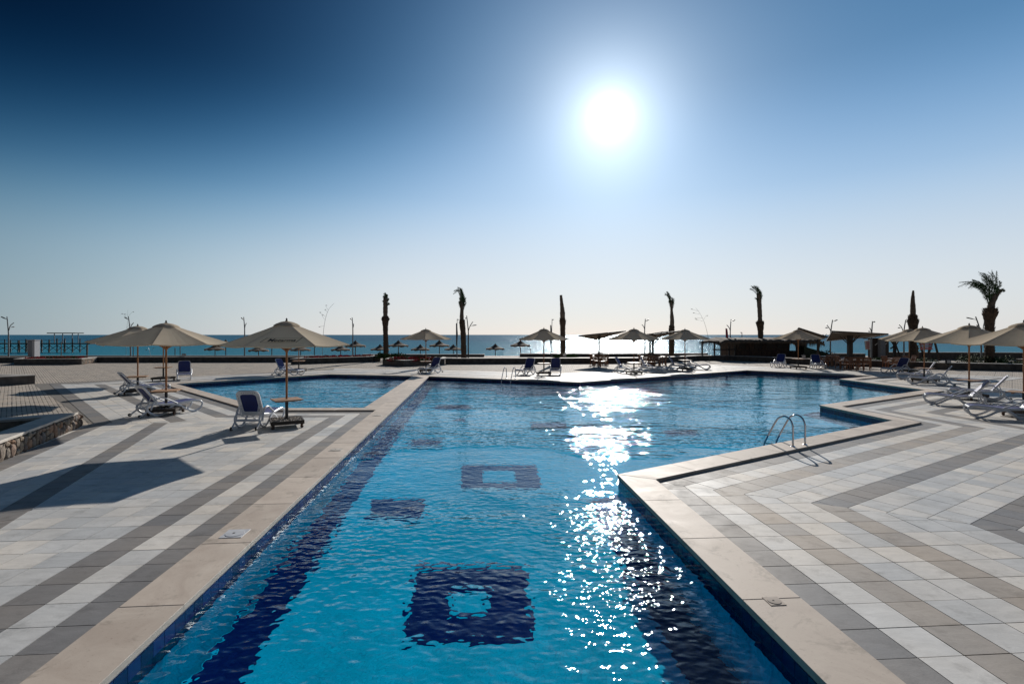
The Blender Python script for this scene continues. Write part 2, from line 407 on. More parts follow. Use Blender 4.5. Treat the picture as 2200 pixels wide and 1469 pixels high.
# ------------------------------------------------------------ pools
def strip_on_edges(P, d0, d1, z, mat, name, parent):
    A = loop_offset(P, -d0); B = loop_offset(P, -d1); mb = MB(); n = len(P)
    for i in range(n):
        j = (i + 1) % n
        mb.add([(*A[i], z), (*A[j], z), (*B[j], z), (*B[i], z)], [(3, 2, 1, 0)])
    return mb.build(name, mat, parent)
def water_mat(name, rough=.058, amp=1.0):
    b = NB(name); p = b.pos()
    sx = b.n('ShaderNodeSeparateXYZ'); b.set(sx.inputs[0], p)
    wob = b.noise(b.map(p, (.35, .5, 1)), 1.0, 3, .6)
    yy = b.math('MULTIPLY_ADD', b.math('SUBTRACT', wob, .5), 5.0, sx.outputs[1])
    cv = b.n('ShaderNodeFloatCurve'); b.set(cv.inputs['Value'], b.math('DIVIDE', yy, 36.0, clamp=True))   # cat's-paws lying across the pool
    pts = [(0, .36), (3.6 / 36, .38), (4.6 / 36, .50), (5.4 / 36, .62), (7.4 / 36, .60), (8.3 / 36, .34), (9.9 / 36, .24), (11.4 / 36, .30), (12.2 / 36, .90), (14.0 / 36, .92), (15.2 / 36, .50), (17.5 / 36, .55), (19.5 / 36, 1.25), (26 / 36, 1.25), (1, .34)]
    c = cv.mapping.curves[0]
    c.points[0].location = pts[0]; c.points[1].location = pts[-1]
    for q in pts[1:-1]: c.points.new(*q)
    cv.mapping.update()
    lee = b.ramp(sx.outputs[0], 6.5, 11.5, 1.0, .28)
    gust = b.math('MULTIPLY', b.math('MULTIPLY', cv.outputs[0], lee), b.ramp(b.noise(b.map(p, (.5, .9, 1)), 1.0, 3, .6), .3, .7, .7, 1.3))
    a1 = b.noise(b.map(p, (3.0, 4.6, 1), (0, 0, R(10)), (3, 1, 0)), 1.0, 1, .40, .5)
    a2 = b.noise(b.map(p, (7.5, 10.5, 1), (0, 0, R(-16))), 1.0, 0, .5, .4)
    a3 = b.noise(b.map(p, (.7, 1.1, 1), (0, 0, R(25))), 1.0, 1, .5)
    a5 = b.noise(b.map(p, (11, 15.0, 1), (0, 0, R(21)), (7, 2, 0)), 1.0, 0, .5, .3)
    a6 = b.noise(b.map(p, (21, 27, 1), (0, 0, R(-8))), 1.0, 0, .5, .3)
    fine = b.ramp(yy, 7.0, 18.0, 1.0, .40)                 # the short ripples are thrown up by the near end, longer waves run beyond
    h = b.math('ADD', b.math('ADD', b.math('ADD', b.math('MULTIPLY', a1, 1.15), b.math('MULTIPLY', a3, 1.8)), b.math('MULTIPLY', b.math('MULTIPLY', a2, .80), fine)), b.math('MULTIPLY', b.math('MULTIPLY_ADD', a5, .42, b.math('MULTIPLY', a6, .05)), fine))
    h = b.math('MULTIPLY', h, gust)
    nrm = b.bump(h, 1.0, .034 * amp)
    dt = b.n('ShaderNodeVectorMath', operation='DOT_PRODUCT'); b.set(dt.inputs[0], nrm); b.set(dt.inputs[1], b.n('ShaderNodeNewGeometry').outputs['Incoming'])
    fres = b.math('MULTIPLY_ADD', b.math('POWER', b.math('SUBTRACT', 1.0, b.math('ABSOLUTE', dt.outputs['Value']), clamp=True), 5.0), .98, .02)   # Schlick
    rf = b.n('ShaderNodeBsdfRefraction', distribution='BECKMANN'); rf.inputs['Color'].default_value = (.62, .95, 1.0, 1); rf.inputs['Roughness'].default_value = 0.0; rf.inputs['IOR'].default_value = 1.333; b.set(rf.inputs['Normal'], nrm)
    gl = b.n('ShaderNodeBsdfGlossy', distribution='BECKMANN'); gl.inputs['Color'].default_value = (.82, .93, 1.0, 1); gl.inputs['Roughness'].default_value = rough; b.set(gl.inputs['Normal'], nrm)
    mx = b.n('ShaderNodeMixShader'); b.set(mx.inputs[0], b.math('MULTIPLY', fres, 1.0, clamp=True)); b.t.links.new(rf.outputs[0], mx.inputs[1]); b.t.links.new(gl.outputs[0], mx.inputs[2])
    b.t.links.new(mx.outputs[0], b.out.inputs[0]); return b.mat
M_WATER = water_mat('pool_water')
def basin(name, P, floor_z, navy_h, squares, band=.50):
    root = sheet(name, [loop_offset(P, .02)], floor_z, M_CYAN, 'structure')
    n = len(P); mb = MB(); mc = MB()
    for i in range(n):
        a, c = P[i], P[(i + 1) % n]
        mc.add([(*a, floor_z), (*c, floor_z), (*c, -navy_h), (*a, -navy_h)], [(3, 2, 1, 0)])
        mb.add([(*a, -navy_h), (*c, -navy_h), (*c, .0), (*a, .0)], [(3, 2, 1, 0)])
    mc.build('basin_wall', M_CYAN, root); mb.build('tile_bed', M_GROUT, root)
    if band: strip_on_edges(P, .02, band, floor_z + .004, M_NAVY, 'border_band', root)
    for q, hole in squares:
        if hole: sheet('floor_square', [q, hole], floor_z + .006, M_NAVY, None, root)
        else: sheet('floor_square', [q], floor_z + .006, M_NAVY, None, root)
    # glazed navy tiles standing on the wall, from under the coping to below the water line
    loose = MB(); tones = []; cand = []
    TW, TH = .155, .155; zs = [-.035 - TH, -.035 - 2 * TH]
    for i in range(n):
        a, c = Vector(P[i]), Vector(P[(i + 1) % n]); L = (c - a).length; d = (c - a) / L; nn = Vector((d.y, -d.x))   # inward
        view = nn.dot(Vector((0, 0)) - (a + c) / 2) > 0
        k = int(L / TW); w = L / k
        for j in range(k):
            m = a + d * (w * (j + .5))
            px = 1100 + 1075 * m.x / m.y if m.y > 2.6 else -999
            for r, z0 in enumerate(zs):
                s = (TW * TH / (m.y ** 2) if (view and m.y > 2.6 and -40 < px < 2240) else 0)
                cand.append((s, m, d, nn, w, z0))
    cand.sort(key=lambda t: -t[0])
    tm = MB().box(-.075, .075, 0, .008, 0, .15).mesh('wall_tile', M_WALLT)
    nbig = min(280, sum(1 for t in cand if t[0] * 1075 ** 2 > 60))
    for t in cand[:nbig]:
        s, m, d, nn, w, z0 = t
        o = bpy.data.objects.new('wall_tile', tm); link(o, root); o.location = (m.x, m.y, z0 + .003); o.rotation_euler = (0, 0, math.atan2(d.y, d.x) + math.pi)
        o.scale = (w / TW, 1, 1)
    for s, m, d, nn, w, z0 in cand[nbig:]:
        if not s: 
            pass
        M = Matrix.Translation((m.x, m.y, z0 + .003)) @ Matrix.Rotation(math.atan2(d.y, d.x) + math.pi, 4, 'Z')
        loose.box(-.075, .075, 0, .008, 0, .15, M); tones += [random.random()] * 6
    o = loose.build('wall_tiles', M_WALLT, root); o['kind'] = 'stuff'
    at = o.data.attributes.new('tone', 'FLOAT', 'FACE'); at.data.foreach_set('value', tones)
    return root
def to_floor(px, py, fz=FLOOR_Z):         # where a sight line bent at the water meets the pool floor (used once, to measure the plan)
    hw = CAM_H - WATER_Z; dx, dy, dz = (px - 1100) / 1075, 1.0, (py - 719) / 1075
    t = hw / dz; h = math.hypot(dx, dy); th = math.atan2(h, dz); tp = math.asin(math.sin(th) / 1.333)
    r = (WATER_Z - fz) * math.tan(tp); return (dx * t + dx / h * r, t + r / h)
def tf(*pts): return [tuple(round(v, 3) for v in to_floor(*p)) for p in pts]
SQ = [(tf((890,1216),(1130,1216),(1147,1378),(869,1378)), tf((969,1268),(1048,1268),(1052,1316),(966,1316))),
      (tf((992,998),(1150,998),(1165,1051),(989,1051)), tf((1038,1011),(1106,1011),(1110,1036),(1036,1036))),
      (tf((800,1071),(915,1071),(908,1115),(788,1115)), None), (tf((884,941),(950,941),(946,957),(876,957)), None),
      (tf((938,869),(1008,869),(1006,878),(932,878)), None), (tf((1140,907),(1215,907),(1222,921),(1142,921)), None),
      (tf((975,898),(1000,898),(998,904),(972,904)), None),
      (tf((1424,922),(1490,922),(1500,934),(1430,934)), None),
      ]
main_pool = basin('main_pool', M_IN, FLOOR_Z, .345, SQ)
side_pool = basin('side_pool', L_IN, -.75, .345, [], 0)
def water(name, P, parent=None):
    # a regular grid cut to the basin so that the surface has its own vertices
    o = sheet(name, [loop_offset(P, -.009)], WATER_Z, M_WATER, 'structure')
    for pl in o.data.polygons: pl.use_smooth = True
    try: o.cycles.is_caustics_caster = True
    except Exception: pass
    return o
water('pool_water', M_IN); water('side_pool_water', L_IN)
for root in (main_pool, side_pool):
    for o in [root] + list(root.children):
        try: o.cycles.is_caustics_receiver = True
        except Exception: pass

# ------------------------------------------------------------ coping slabs
coping = sheet('coping_bed', [M_OUT, M_IN], -.006, M_GROUT, 'structure'); coping2 = sheet('side_coping_bed', [L_OUT, L_IN], -.006, M_GROUT, 'structure')
def lay_coping(P, out_w, root, ztop=.05, skip=()):
    I = loop_offset(P, -.022); O = loop_offset(P, out_w); n = len(P)
    for i in range(n):
        if i in skip: continue
        j = (i + 1) % n
        reg = [I[i], I[j], O[j], O[i]]
        a = Vector(I[i]); d = (Vector(I[j]) - a).normalized(); nv = Vector((-d.y, d.x))
        us = [(Vector(p) - a).dot(d) for p in reg]; u0, u1 = min(us), max(us)
        k = max(1, round((u1 - u0) / 1.42)); st = (u1 - u0) / k
        for s in range(k):
            q = [a + d * (u0 + s * st) + nv * -.5, a + d * (u0 + (s + 1) * st - .003) + nv * -.5, a + d * (u0 + (s + 1) * st - .003) + nv * 1.2, a + d * (u0 + s * st) + nv * 1.2]
            q = clean(clip_convex([(p.x, p.y) for p in q], reg))
            if len(q) < 3 or parea(q) < .01: continue
            ce = centroid(q); mb = MB()
            if sum(q[t - 1][0] * q[t][1] - q[t][0] * q[t - 1][1] for t in range(len(q))) < 0: q = list(reversed(q))
            mb.prism([(p[0] - ce[0], p[1] - ce[1]) for p in q], -.005, .055, .005)
            o = mb.build('coping_slab', M_COPE, root, loc=(ce[0], ce[1], ztop - .055 + random.uniform(-.001, .001)))
            o.rotation_euler = (R(random.uniform(-.05, .05)), R(random.uniform(-.05, .05)), 0)
lay_coping(M_IN, CW - .004, coping, skip=(9,)); lay_coping(L_IN, .486, coping2)

# ------------------------------------------------------------ tiled deck
zones = []
TS = .395
PAT = 'gwgwwgwwwgwwwwwwwwwwwwww'
pieces = []      # (score, poly, kind, rot)
def lay(region, origin, ang, pat=PAT, side=1, rows=(0, 40), flipv=1, shift=0.0):
    zones.append(region)
    o = Vector(origin); d = Vector((math.cos(ang), math.sin(ang))); nv = Vector((-d.y, d.x)) * side
    us = [(Vector(p) - o).dot(d) for p in region]; vs = [(Vector(p) - o).dot(nv) for p in region]
    for k in range(max(rows[0], int(min(vs) / TS) - 1), min(rows[1], int(max(vs) / TS) + 1)):
        kind = pat[k] if k < len(pat) else 'w'
        if k < 0: continue
        v0, v1 = k * TS + .0045, (k + 1) * TS - .0045
        for u in range(int((min(us) - shift) / TS) - 1, int((max(us) - shift) / TS) + 2):
            u0, u1 = u * TS + .0045 + shift, (u + 1) * TS - .0045 + shift
            poly = [o + d * u0 + nv * v0, o + d * u1 + nv * v0, o + d * u1 + nv * v1, o + d * u0 + nv * v1]
            poly = [(p.x, p.y) for p in poly]
            if side < 0: poly.reverse()
            q = clip_convex(poly, region)
            if len(q) >= 3:
                q = clean(q)
                if len(q) >= 3 and parea(q) > .0015: pieces.append((seen_size(q), q, kind, math.atan2(d.y, d.x), abs(parea(q) - parea(poly)) < 1e-6))
def ring(P, D, idx, closed=True, pat=PAT):
    O = loop_offset(P, D, closed)
    for i in idx:
        j = (i + 1) % len(P); a, b_ = Vector(P[i]), Vector(P[j]); d = b_ - a
        reg = [P[i], P[j], O[j], O[i]]
        lay(reg, P[i], math.atan2(d.y, d.x), pat)
# right side and the far side follow the outline of the pools
def isect(a, b, c, d):
    a, b, c, d = map(Vector, (a, b, c, d)); r = b - a; s = d - c; t = (c - a).cross(s) / r.cross(s); q = a + r * t; return (q.x, q.y)
join = isect(L_OUT[1], L_OUT[2], M_OUT[0], M_OUT[1])
def cut_y(a, b, y): t = (y - a[1]) / (b[1] - a[1]); return (a[0] + (b[0] - a[0]) * t, y)
chain = [L_OUT[0], L_OUT[1], join, M_OUT[1], M_OUT[2], M_OUT[3], M_OUT[4], M_OUT[5], M_OUT[6], M_OUT[7], M_OUT[8], cut_y(M_OUT[8], M_OUT[9], -1.5)]
ring(chain, 5.1, [1, 2, 3, 4], False)
OC = loop_offset(chain, 5.1, False)
lay([chain[0], chain[1], OC[1], (OC[1][0] - 5.5, 26.05 + 5), (-24.9, 26.1)], chain[0], math.atan2(chain[1][1] - chain[0][1], chain[1][0] - chain[0][0]))
ring(chain, 4.35, [5, 6, 7, 8], False)
ring(chain, 4.35, [9], False, 'gwtwwgwwwgw')
ring(chain, 6.8, [10], False, 'gwtwwtwwwgwwwwwwwwww')
# left of the main pool
ax, ay = M_OUT[0]; bx, by = M_OUT[10]; aL = math.atan2(by - ay, bx - ax)
def onM(y): return (ax + (bx - ax) * (y - ay) / (by - ay), y)
yF = L_OUT[3][1]; pF = onM(yF); pG = L_OUT[4]
c3 = (pF[0] - 3 * TS * .93, yF - 3 * TS); c4 = (pG[0] - .49, yF - 3 * TS)
lay([pF, c3, c4, pG], pF, math.pi, 'gwg', 1, rows=(0, 3))
dgR = lambda y: (-9.97 + (y - 14.5) * (3.25 / -7.94), y)
PA = 'gwgwwwwwwwwwwwwwwwwwwwwww'
lay([onM(c3[1]), c3, c4, dgR(14.5), dgR(-1.5), onM(-1.5)], onM(-1.5), aL, PA, -1)
lay([pF, c3, onM(c3[1])], onM(-1.5), aL, PA, -1)
angB = math.atan2(14.5 - 6.56, -9.97 + 6.72)
PbT = (-11.96, 13.80); PbD = Vector((-10.29 + 11.96, 10.06 - 13.80)).normalized()
def pbw(t): return (PbT[0] + PbD.x * t, PbT[1] + PbD.y * t)
lay([dgR(14.5), dgR(-1.5), pbw(16.5), pbw(0), (-12.1, 14.5)], dgR(-1.5), angB, 'gwwwgwwwwwww', 1)
LLd = Vector(L_OUT[0]) - Vector(L_OUT[4])
llo = Vector((-LLd.y, LLd.x)).normalized() * (10 * TS + .25)
lay([pG, L_OUT[0], (-24.9, 26.03), (L_OUT[4][0] + llo.x - 3.1, 0) and (-12.25, 14.5), dgR(14.5), c4], pG, math.atan2(LLd.y, LLd.x), 'gwgwwgwwwg', 1, rows=(0, 10))
zb = MB()
for z_ in zones:
    if sum(z_[i - 1][0] * z_[i][1] - z_[i][0] * z_[i - 1][1] for i in range(len(z_))) < 0: z_ = list(reversed(z_))
    zb.add([(x, y, -.0085) for x, y in z_], [tuple(range(len(z_)))])
M_JOINT = simple('sandy_grout', (.12, .105, .09), .95, var=.3, scale=8)
deck = zb.build('pool_deck', M_JOINT); deck['kind'] = 'structure'
pieces.sort(key=lambda t: -t[0])
NIND = 300
matsT = [T_WHITE, T_GREY, T_TAN]
def mi_of(k, q):
    if k == 'w': return 0
    return 2 if (centroid(q)[0] > 0 and (hash((round(centroid(q)[1] * .21), 3)) % 3 != 0 or True) and k == 'g' and tan_row(q)) else 1
def tan_row(q):
    return False
shared = {}
for idx, (sc_, q, k, rot, full) in enumerate(pieces[:NIND]):
    c = centroid(q); mi = 0 if k == 'w' else (2 if k == 't' else 1)
    key = (k,) if full else None
    if full:
        if key not in shared:
            h = TS / 2 - .0045; shared[key] = MB().prism([(-h, -h), (h, -h), (h, h), (-h, h)], -.011, 0, 0).mesh('tile', matsT[mi])
        me = shared[key]
    else:
        me = MB().prism([(x - c[0], y - c[1]) for x, y in q] if sum(q[i - 1][0] * q[i][1] - q[i][0] * q[i - 1][1] for i in range(len(q))) > 0 else [(x - c[0], y - c[1]) for x, y in reversed(q)], -.011, 0, 0).mesh('tile', matsT[mi]); rot = 0
    o = bpy.data.objects.new('tile', me); link(o, deck); o.location = (c[0], c[1], random.uniform(-.0012, .0012)); o.rotation_euler = (R(random.uniform(-.12, .12)), R(random.uniform(-.12, .12)), rot)
rest = MB(); tone = []
for (sc_, q, k, rot, full) in pieces[NIND:]:
    if sum(q[i - 1][0] * q[i][1] - q[i][0] * q[i - 1][1] for i in range(len(q))) < 0: q = list(reversed(q))
    n0 = len(rest.f); z = random.uniform(-.0015, .0012); rest.prism(q, -.011, z, 0, mi=(0 if k == 'w' else (2 if k == 't' else 1)))
    tone += [random.random()] * (len(rest.f) - n0)
o = rest.build('tile_field', matsT, deck); o['kind'] = 'stuff'
at = o.data.attributes.new('tone', 'FLOAT', 'FACE'); at.data.foreach_set('value', tone)
print('tiles', len(pieces))
# ------------------------------------------------------------ materials of the things
F_, HZ = 1075.0, 719.0
def gp(px, py, z=0.0): Y = (CAM_H - z) * F_ / (py - HZ); return Vector(((px - 1100) / F_ * Y, Y, z))     # measured plan point
def at(px, py, Y): return Vector(((px - 1100) / F_ * Y, Y, CAM_H - (py - HZ) * Y / F_))
def fabric():
    b = NB('beige_canvas'); p = b.obj(); n = b.noise(p, 2.5, 5, .6); w = b.noise(b.map(p, (1, 1, 1)), 120, 2, .5)
    c = b.mix(n, (.54, .45, .34), (.64, .55, .43))
    d = b.n('ShaderNodeBsdfDiffuse'); b.set(d.inputs[0], c); t = b.n('ShaderNodeBsdfTranslucent'); b.set(t.inputs[0], b.mix(n, (.72, .60, .44), (.80, .68, .51)))
    nb = b.bump(b.math('ADD', n, b.math('MULTIPLY', w, .1)), .35, .02); b.set(d.inputs['Normal'], nb); b.set(t.inputs['Normal'], nb)
    m = b.n('ShaderNodeMixShader'); m.inputs[0].default_value = .36; b.t.links.new(d.outputs[0], m.inputs[1]); b.t.links.new(t.outputs[0], m.inputs[2]); b.t.links.new(m.outputs[0], b.out.inputs[0])
    return b.mat
M_CANVAS = fabric()
M_WOODP = simple('varnished_pole_wood', (.34, .14, .045), .38, var=.2, scale=9, bump=.15)
M_WOODT = simple('table_wood', (.30, .17, .09), .5, var=.25, scale=7, bump=.2)
M_WOODC = simple('teak_chair_wood', (.22, .095, .045), .42, var=.2, scale=8, bump=.2)
M_DARKW = simple('dark_stained_wood', (.035, .024, .018), .6, var=.3, scale=5, bump=.4)
M_IRON = simple('dark_painted_steel', (.022, .022, .024), .45, .2, var=.2)
M_STEELP = simple('grey_lamp_steel', (.17, .18, .19), .4, .5, var=.15)
M_RUBBER = simple('rusty_caster', (.07, .035, .022), .6, var=.4, scale=30)
M_GRAVEL = simple('pale_gravel', (.34, .30, .26), .85, var=.4, scale=20, bump=.4)
M_PLASTIC = simple('white_resin', (.66, .68, .72), .30, var=.06, scale=3, spec=.5)
M_SLING = simple('blue_sling_mesh', (.008, .022, .14), .65, var=.18, scale=6, bump=.35, bscale=160)
M_GRIP = simple('dark_wheel', (.03, .03, .032), .6)
M_STEEL = simple('polished_steel', (.62, .63, .65), .12, 1.0, var=.05)
M_THATCH = simple('grey_thatch', (.13, .092, .062), .9, var=.5, scale=7, bump=.9, bscale=40)
M_TRUNK = simple('palm_trunk_fibre', (.10, .068, .045), .9, var=.5, scale=5, bump=.9, bscale=26)
M_DRYF = simple('dry_tied_frond', (.17, .13, .095), .85, var=.4, scale=5, bump=.6)
M_LEAF = simple('palm_leaf', (.045, .085, .035), .65, var=.4, scale=3, spec=.3)
M_SHRUB = simple('shrub_leaf', (.05, .085, .02), .8, var=.5, scale=4, spec=.15)
M_RED = simple('red_flower', (.42, .022, .03), .8, var=.4, scale=9)
M_WALL = simple('dark_wall_stone', (.105, .088, .075), .85, var=.55, scale=3.2, bump=1.0, bscale=9)
M_CAP = simple('pale_wall_cap', (.42, .38, .33), .6, var=.25, scale=3, bump=.3)
M_MORTAR = simple('sandy_mortar', (.17, .135, .10), .95, var=.4, scale=6, bump=.8)
M_REED = simple('reed_matting', (.075, .045, .03), .9, var=.4, scale=4, bump=.8, bscale=60)
M_FLAG = simple('crimson_flag_cloth', (.42, .02, .075), .7, var=.1)
M_NAVYF = simple('navy_flag_cloth', (.02, .03, .07), .7, var=.1)
M_SIGNR = simple('faded_red_print', (.50, .12, .12), .6, var=.1)
M_SIGNW = simple('off_white_paint', (.62, .60, .57), .6, var=.12)
M_SIGNG = simple('weathered_grey_paint', (.30, .31, .34), .6, var=.2)
M_INK = simple('black_print_ink', (.010, .009, .009), .7, var=.02)
M_LID = simple('white_plastic_lid', (.52, .52, .53), .45, var=.1); M_LIDB = simple('worn_beige_lid', (.42, .37, .31), .6, var=.2); M_LIDC = simple('worn_brown_lid', (.36, .30, .25), .8, var=.3); M_HOLE = simple('dark_hole', (.02, .018, .016), .9)
M_COL = simple('grey_render', (.20, .21, .23), .8, var=.2); M_PALE = simple('pale_panel', (.45, .45, .46), .7, var=.1)
def stone_mat():
    b = NB('field_stone'); p = b.obj(); r = b.n('ShaderNodeObjectInfo').outputs['Random']; n = b.noise(p, 9, 6, .7)
    rp = b.n('ShaderNodeValToRGB'); e = rp.color_ramp; e.elements[0].color = (.26, .20, .145, 1); e.elements[1].color = (.36, .30, .235, 1)
    for q, c in ((.3, (.42, .33, .24)), (.5, (.22, .20, .19)), (.7, (.46, .28, .18)), (.85, (.30, .26, .22))): x = e.elements.new(q); x.color = (*c, 1)
    b.set(rp.inputs[0], r); s = b.n('ShaderNodeVectorMath', operation='SCALE'); b.set(s.inputs[0], rp.outputs[0]); b.set(s.inputs['Scale'], b.math('MULTIPLY_ADD', n, .9, .18))
    b.bsdf(s.outputs[0], .85, 0, b.bump(n, .8, .02), .3); return b.mat
M_STONE = stone_mat()

# ------------------------------------------------------------ parasols on wheeled trolleys
CACHE = {}
def canopy_mesh(n, Rr=1.72, z0=2.83, z1=2.27, mat=None):
    key = ('can', n)
    if key in CACHE: return CACHE[key]
    top = []; seg = 6; rad = [.24, .55, .9, 1.25, 1.5, Rr]
    for r in rad:
        t = (r - .24) / (Rr - .24)
        for k in range(n * seg):
            a = 2 * math.pi * k / (n * seg); f = (k % seg) / seg; m = 4 * f * (1 - f)
            ch = math.cos(math.pi / n) / math.cos((f - .5) * 2 * math.pi / n)     # straight hem between the ribs ...
            rr = r * (1 - (1 - ch)) * (1 - .055 * m * t)                             # ... drawn in a little
            z = z0 + (z1 - z0) * (t ** .93) - .035 * m * t
            top.append((rr * math.cos(a), rr * math.sin(a), z))
    N = n * seg; fs = []
    for i in range(len(rad) - 1):
        for k in range(N):
            l = (k + 1) % N; fs.append((i * N + k, (i + 1) * N + k, (i + 1) * N + l, i * N + l))
    K = len(top); o = (len(rad) - 1) * N; vs = top + [(x * .985, y * .985, z - .03) for x, y, z in top[o:]]      # one layer of cloth with a turned hem
    for k in range(N): l = (k + 1) % N; fs.append((o + k, K + k, K + l, o + l))
    m = MB(); m.add(vs, fs); me = m.mesh('canopy', M_CANVAS, False); CACHE[key] = me; return me
def cached(key, fn):
    if key not in CACHE: CACHE[key] = fn()
    return CACHE[key]
def ob(name, me, parent, loc=(0, 0, 0), rz=0.0, rot=None, scale=None):
    o = bpy.data.objects.new(name, me); link(o, parent); o.location = loc; o.rotation_euler = rot if rot else (0, 0, rz)
    if scale: o.scale = scale
    return o
def gravel_mesh():
    m = MB(); r = random.Random(5)
    m.box(-.36, .36, -.36, .36, .15, .195)
    for _ in range(150):
        x, y = r.uniform(-.35, .35), r.uniform(-.35, .35); s = r.uniform(.018, .045)
        if abs(x) < .06 and abs(y) < .06: continue
        m.add([(x - s, y, .195), (x, y - s, .2), (x + s, y, .197), (x, y + s, .2), (x + r.uniform(-.01, .01), y, .2 + s)], [(0, 1, 4), (1, 2, 4), (2, 3, 4), (3, 0, 4)])
    return m.mesh('gravel', M_GRAVEL)
def caster_mesh():
    m = MB(); m.box(-.028, .028, -.03, .03, .075, .12); m.bar((-.024, 0, .035), (-.024, 0, .1), .006, .04, up=(0, 1, 0)); m.bar((.024, 0, .035), (.024, 0, .1), .006, .04, up=(0, 1, 0))
    m.tube([(-.017, 0, .042), (.017, 0, .042)], .042, 12); return m.mesh('caster', M_RUBBER, False)
def tray_mesh():
    m = MB()
    for (a, b) in (((-.42, -.40), (.42, -.40)), ((-.42, .40), (.42, .40)), ((-.40, -.38), (-.40, .38)), ((.40, -.38), (.40, .38))): m.bar((*a, .165), (*b, .165), .035, .10)
    m.box(-.38, .38, -.38, .38, .12, .135); m.bar((-.38, 0, .195), (.38, 0, .195), .04, .03); m.bar((0, -.38, .197), (0, .38, .197), .04, .03)
    m.box(-.07, .07, -.07, .07, .19, .25); return m.mesh('trolley_tray', M_DARKW)
def table_mesh():
    m = MB()
    for k in range(6): m.box(-.36 + k * .12 + .003, -.36 + (k + 1) * .12 - .003, -.36, .36, .745, .768)
    m.bar((-.33, -.2, .728), (.33, -.2, .728), .05, .03); m.bar((-.33, .2, .728), (.33, .2, .728), .05, .03)
    return m.mesh('table_top', M_WOODT)
def cap_mesh(n):
    N = 24; prof = [(.05, 2.925), (.16, 2.905), (.27, 2.855), (.345, 2.79)]; m = MB(); vs = []; fs = []
    for i, (r, z) in enumerate(prof):
        for k in range(N):
            a = 2 * math.pi * k / N; w = 1 + (.06 * math.cos(n * a) if i > 1 else 0); vs.append((r * w * math.cos(a), r * w * math.sin(a), z + (.012 * math.cos(n * a) if i == 3 else 0)))
    for i in range(3):
        for k in range(N): l = (k + 1) % N; fs.append((i * N + k, (i + 1) * N + k, (i + 1) * N + l, i * N + l))
    fs.append(tuple(range(N)))
    m.add(vs, fs); return m.mesh('vent_cap', M_CANVAS, True)
def parasol(px, py, label, n=8, rot=0.0, brot=0.0, tilt=0.0, sc=1.0, group='beige parasols around the pools'):
    g = gp(px, py); root = empty('parasol', g, 0, label, 'parasol', group)
    t = ob('trolley_tray', cached('tray', tray_mesh), root, rz=brot)
    gr = ob('gravel', cached('grv', gravel_mesh), t); gr['kind'] = 'stuff'
    for sx in (-1, 1):
        for sy in (-1, 1): ob('caster', cached('cas', caster_mesh), t, (sx * .36, sy * .36, 0), random.uniform(0, 3))
    ob('lower_pole', cached('lp', lambda: MB().tube([(0, 0, .2), (0, 0, .76)], .042, 12).mesh('lower_pole', M_IRON, True)), root)
    ob('table_top', cached('tb', table_mesh), root, rz=brot + .15)
    ob('pole', cached('pl', lambda: MB().tube([(0, 0, .77), (0, 0, 2.88)], .029, 12).mesh('pole', M_WOODP, True)), root)
    c = ob('canopy', canopy_mesh(n), root, rz=rot, rot=(tilt, 0, rot), scale=(sc, sc, 1))
    ob('vent_cap', cached(('cap', n), lambda: cap_mesh(n)), c)
    ob('finial', cached('fin', lambda: MB().lathe([(.012, 2.91), (.045, 2.93), (.02, 2.96), (.03, 2.985), (.006, 3.02)], 8).mesh('finial', M_DARKW, True)), c)
    ob('hub', cached('hub', lambda: MB().lathe([(.03, 2.06), (.055, 2.1), (.055, 2.16), (.03, 2.24)], 10).mesh('hub', M_WOODP, True)), c)
    rib = cached('rib', lambda: MB().bar((.04, 0, 2.80), (1.68, 0, 2.255), .022, .03).mesh('rib', M_WOODP)); stt = cached('stt', lambda: MB().bar((.05, 0, 2.12), (.72, 0, 2.56), .018, .024).mesh('strut', M_WOODP))
    for k in range(n): q = ob('rib', rib, c, rz=2 * math.pi * k / n); ob('strut', stt, q)
    return root, c
P3, P3c = parasol(616, 916, 'beige parasol with a black italic name in a frame printed on its front panel', 6, R(18), R(28), sc=.97)
parasol(357, 889, 'second beige parasol from the left, a lounger tucked against its trolley', 8, R(24), R(14), sc=1.06)
parasol(296, 846, 'leftmost beige parasol, its canopy half hidden behind a nearer one', 8, R(10), R(20), sc=1.06)
parasol(351, 818, 'parasol at the left corner of the side pool, its canopy hidden behind a nearer one', 8, R(5), R(5))
parasol(642, 798.5, 'parasol beyond the side pool, canopy hidden behind the one with the printed name', 8, 0, R(4))
parasol(915, 800, 'beige parasol at the far end of the strip between the two pools', 8, R(8), R(6))
parasol(1168.5, 806, 'beige parasol between two loungers right of the far pool ladder', 8, R(20), R(3))
parasol(1362, 804, 'beige parasol against the glittering sea, left of the palm trunk with a bent tuft', 8, R(3), R(10))
parasol(1471.5, 796.5, 'beige parasol directly right of the palm trunk with a bent tuft', 8, R(15), R(8))
parasol(1715, 792.5, 'grey looking parasol in front of the thatched beach bar', 8, R(22), R(2))
parasol(1953, 801, 'parasol in front of the tallest bare palm trunk, its canopy overlapped by the next', 8, R(40), R(12))
parasol(1985.5, 821, 'parasol over the loungers on the far right, in front of the striped signpost', 8, R(38), R(22), tilt=R(-1.5))
parasol(2082, 857, 'beige parasol standing between the two pairs of loungers on the right', 8, R(2), R(10))
parasol(2200, 894, 'nearest beige parasol at the right edge of the photo', 8, R(14), R(25), sc=1.03)
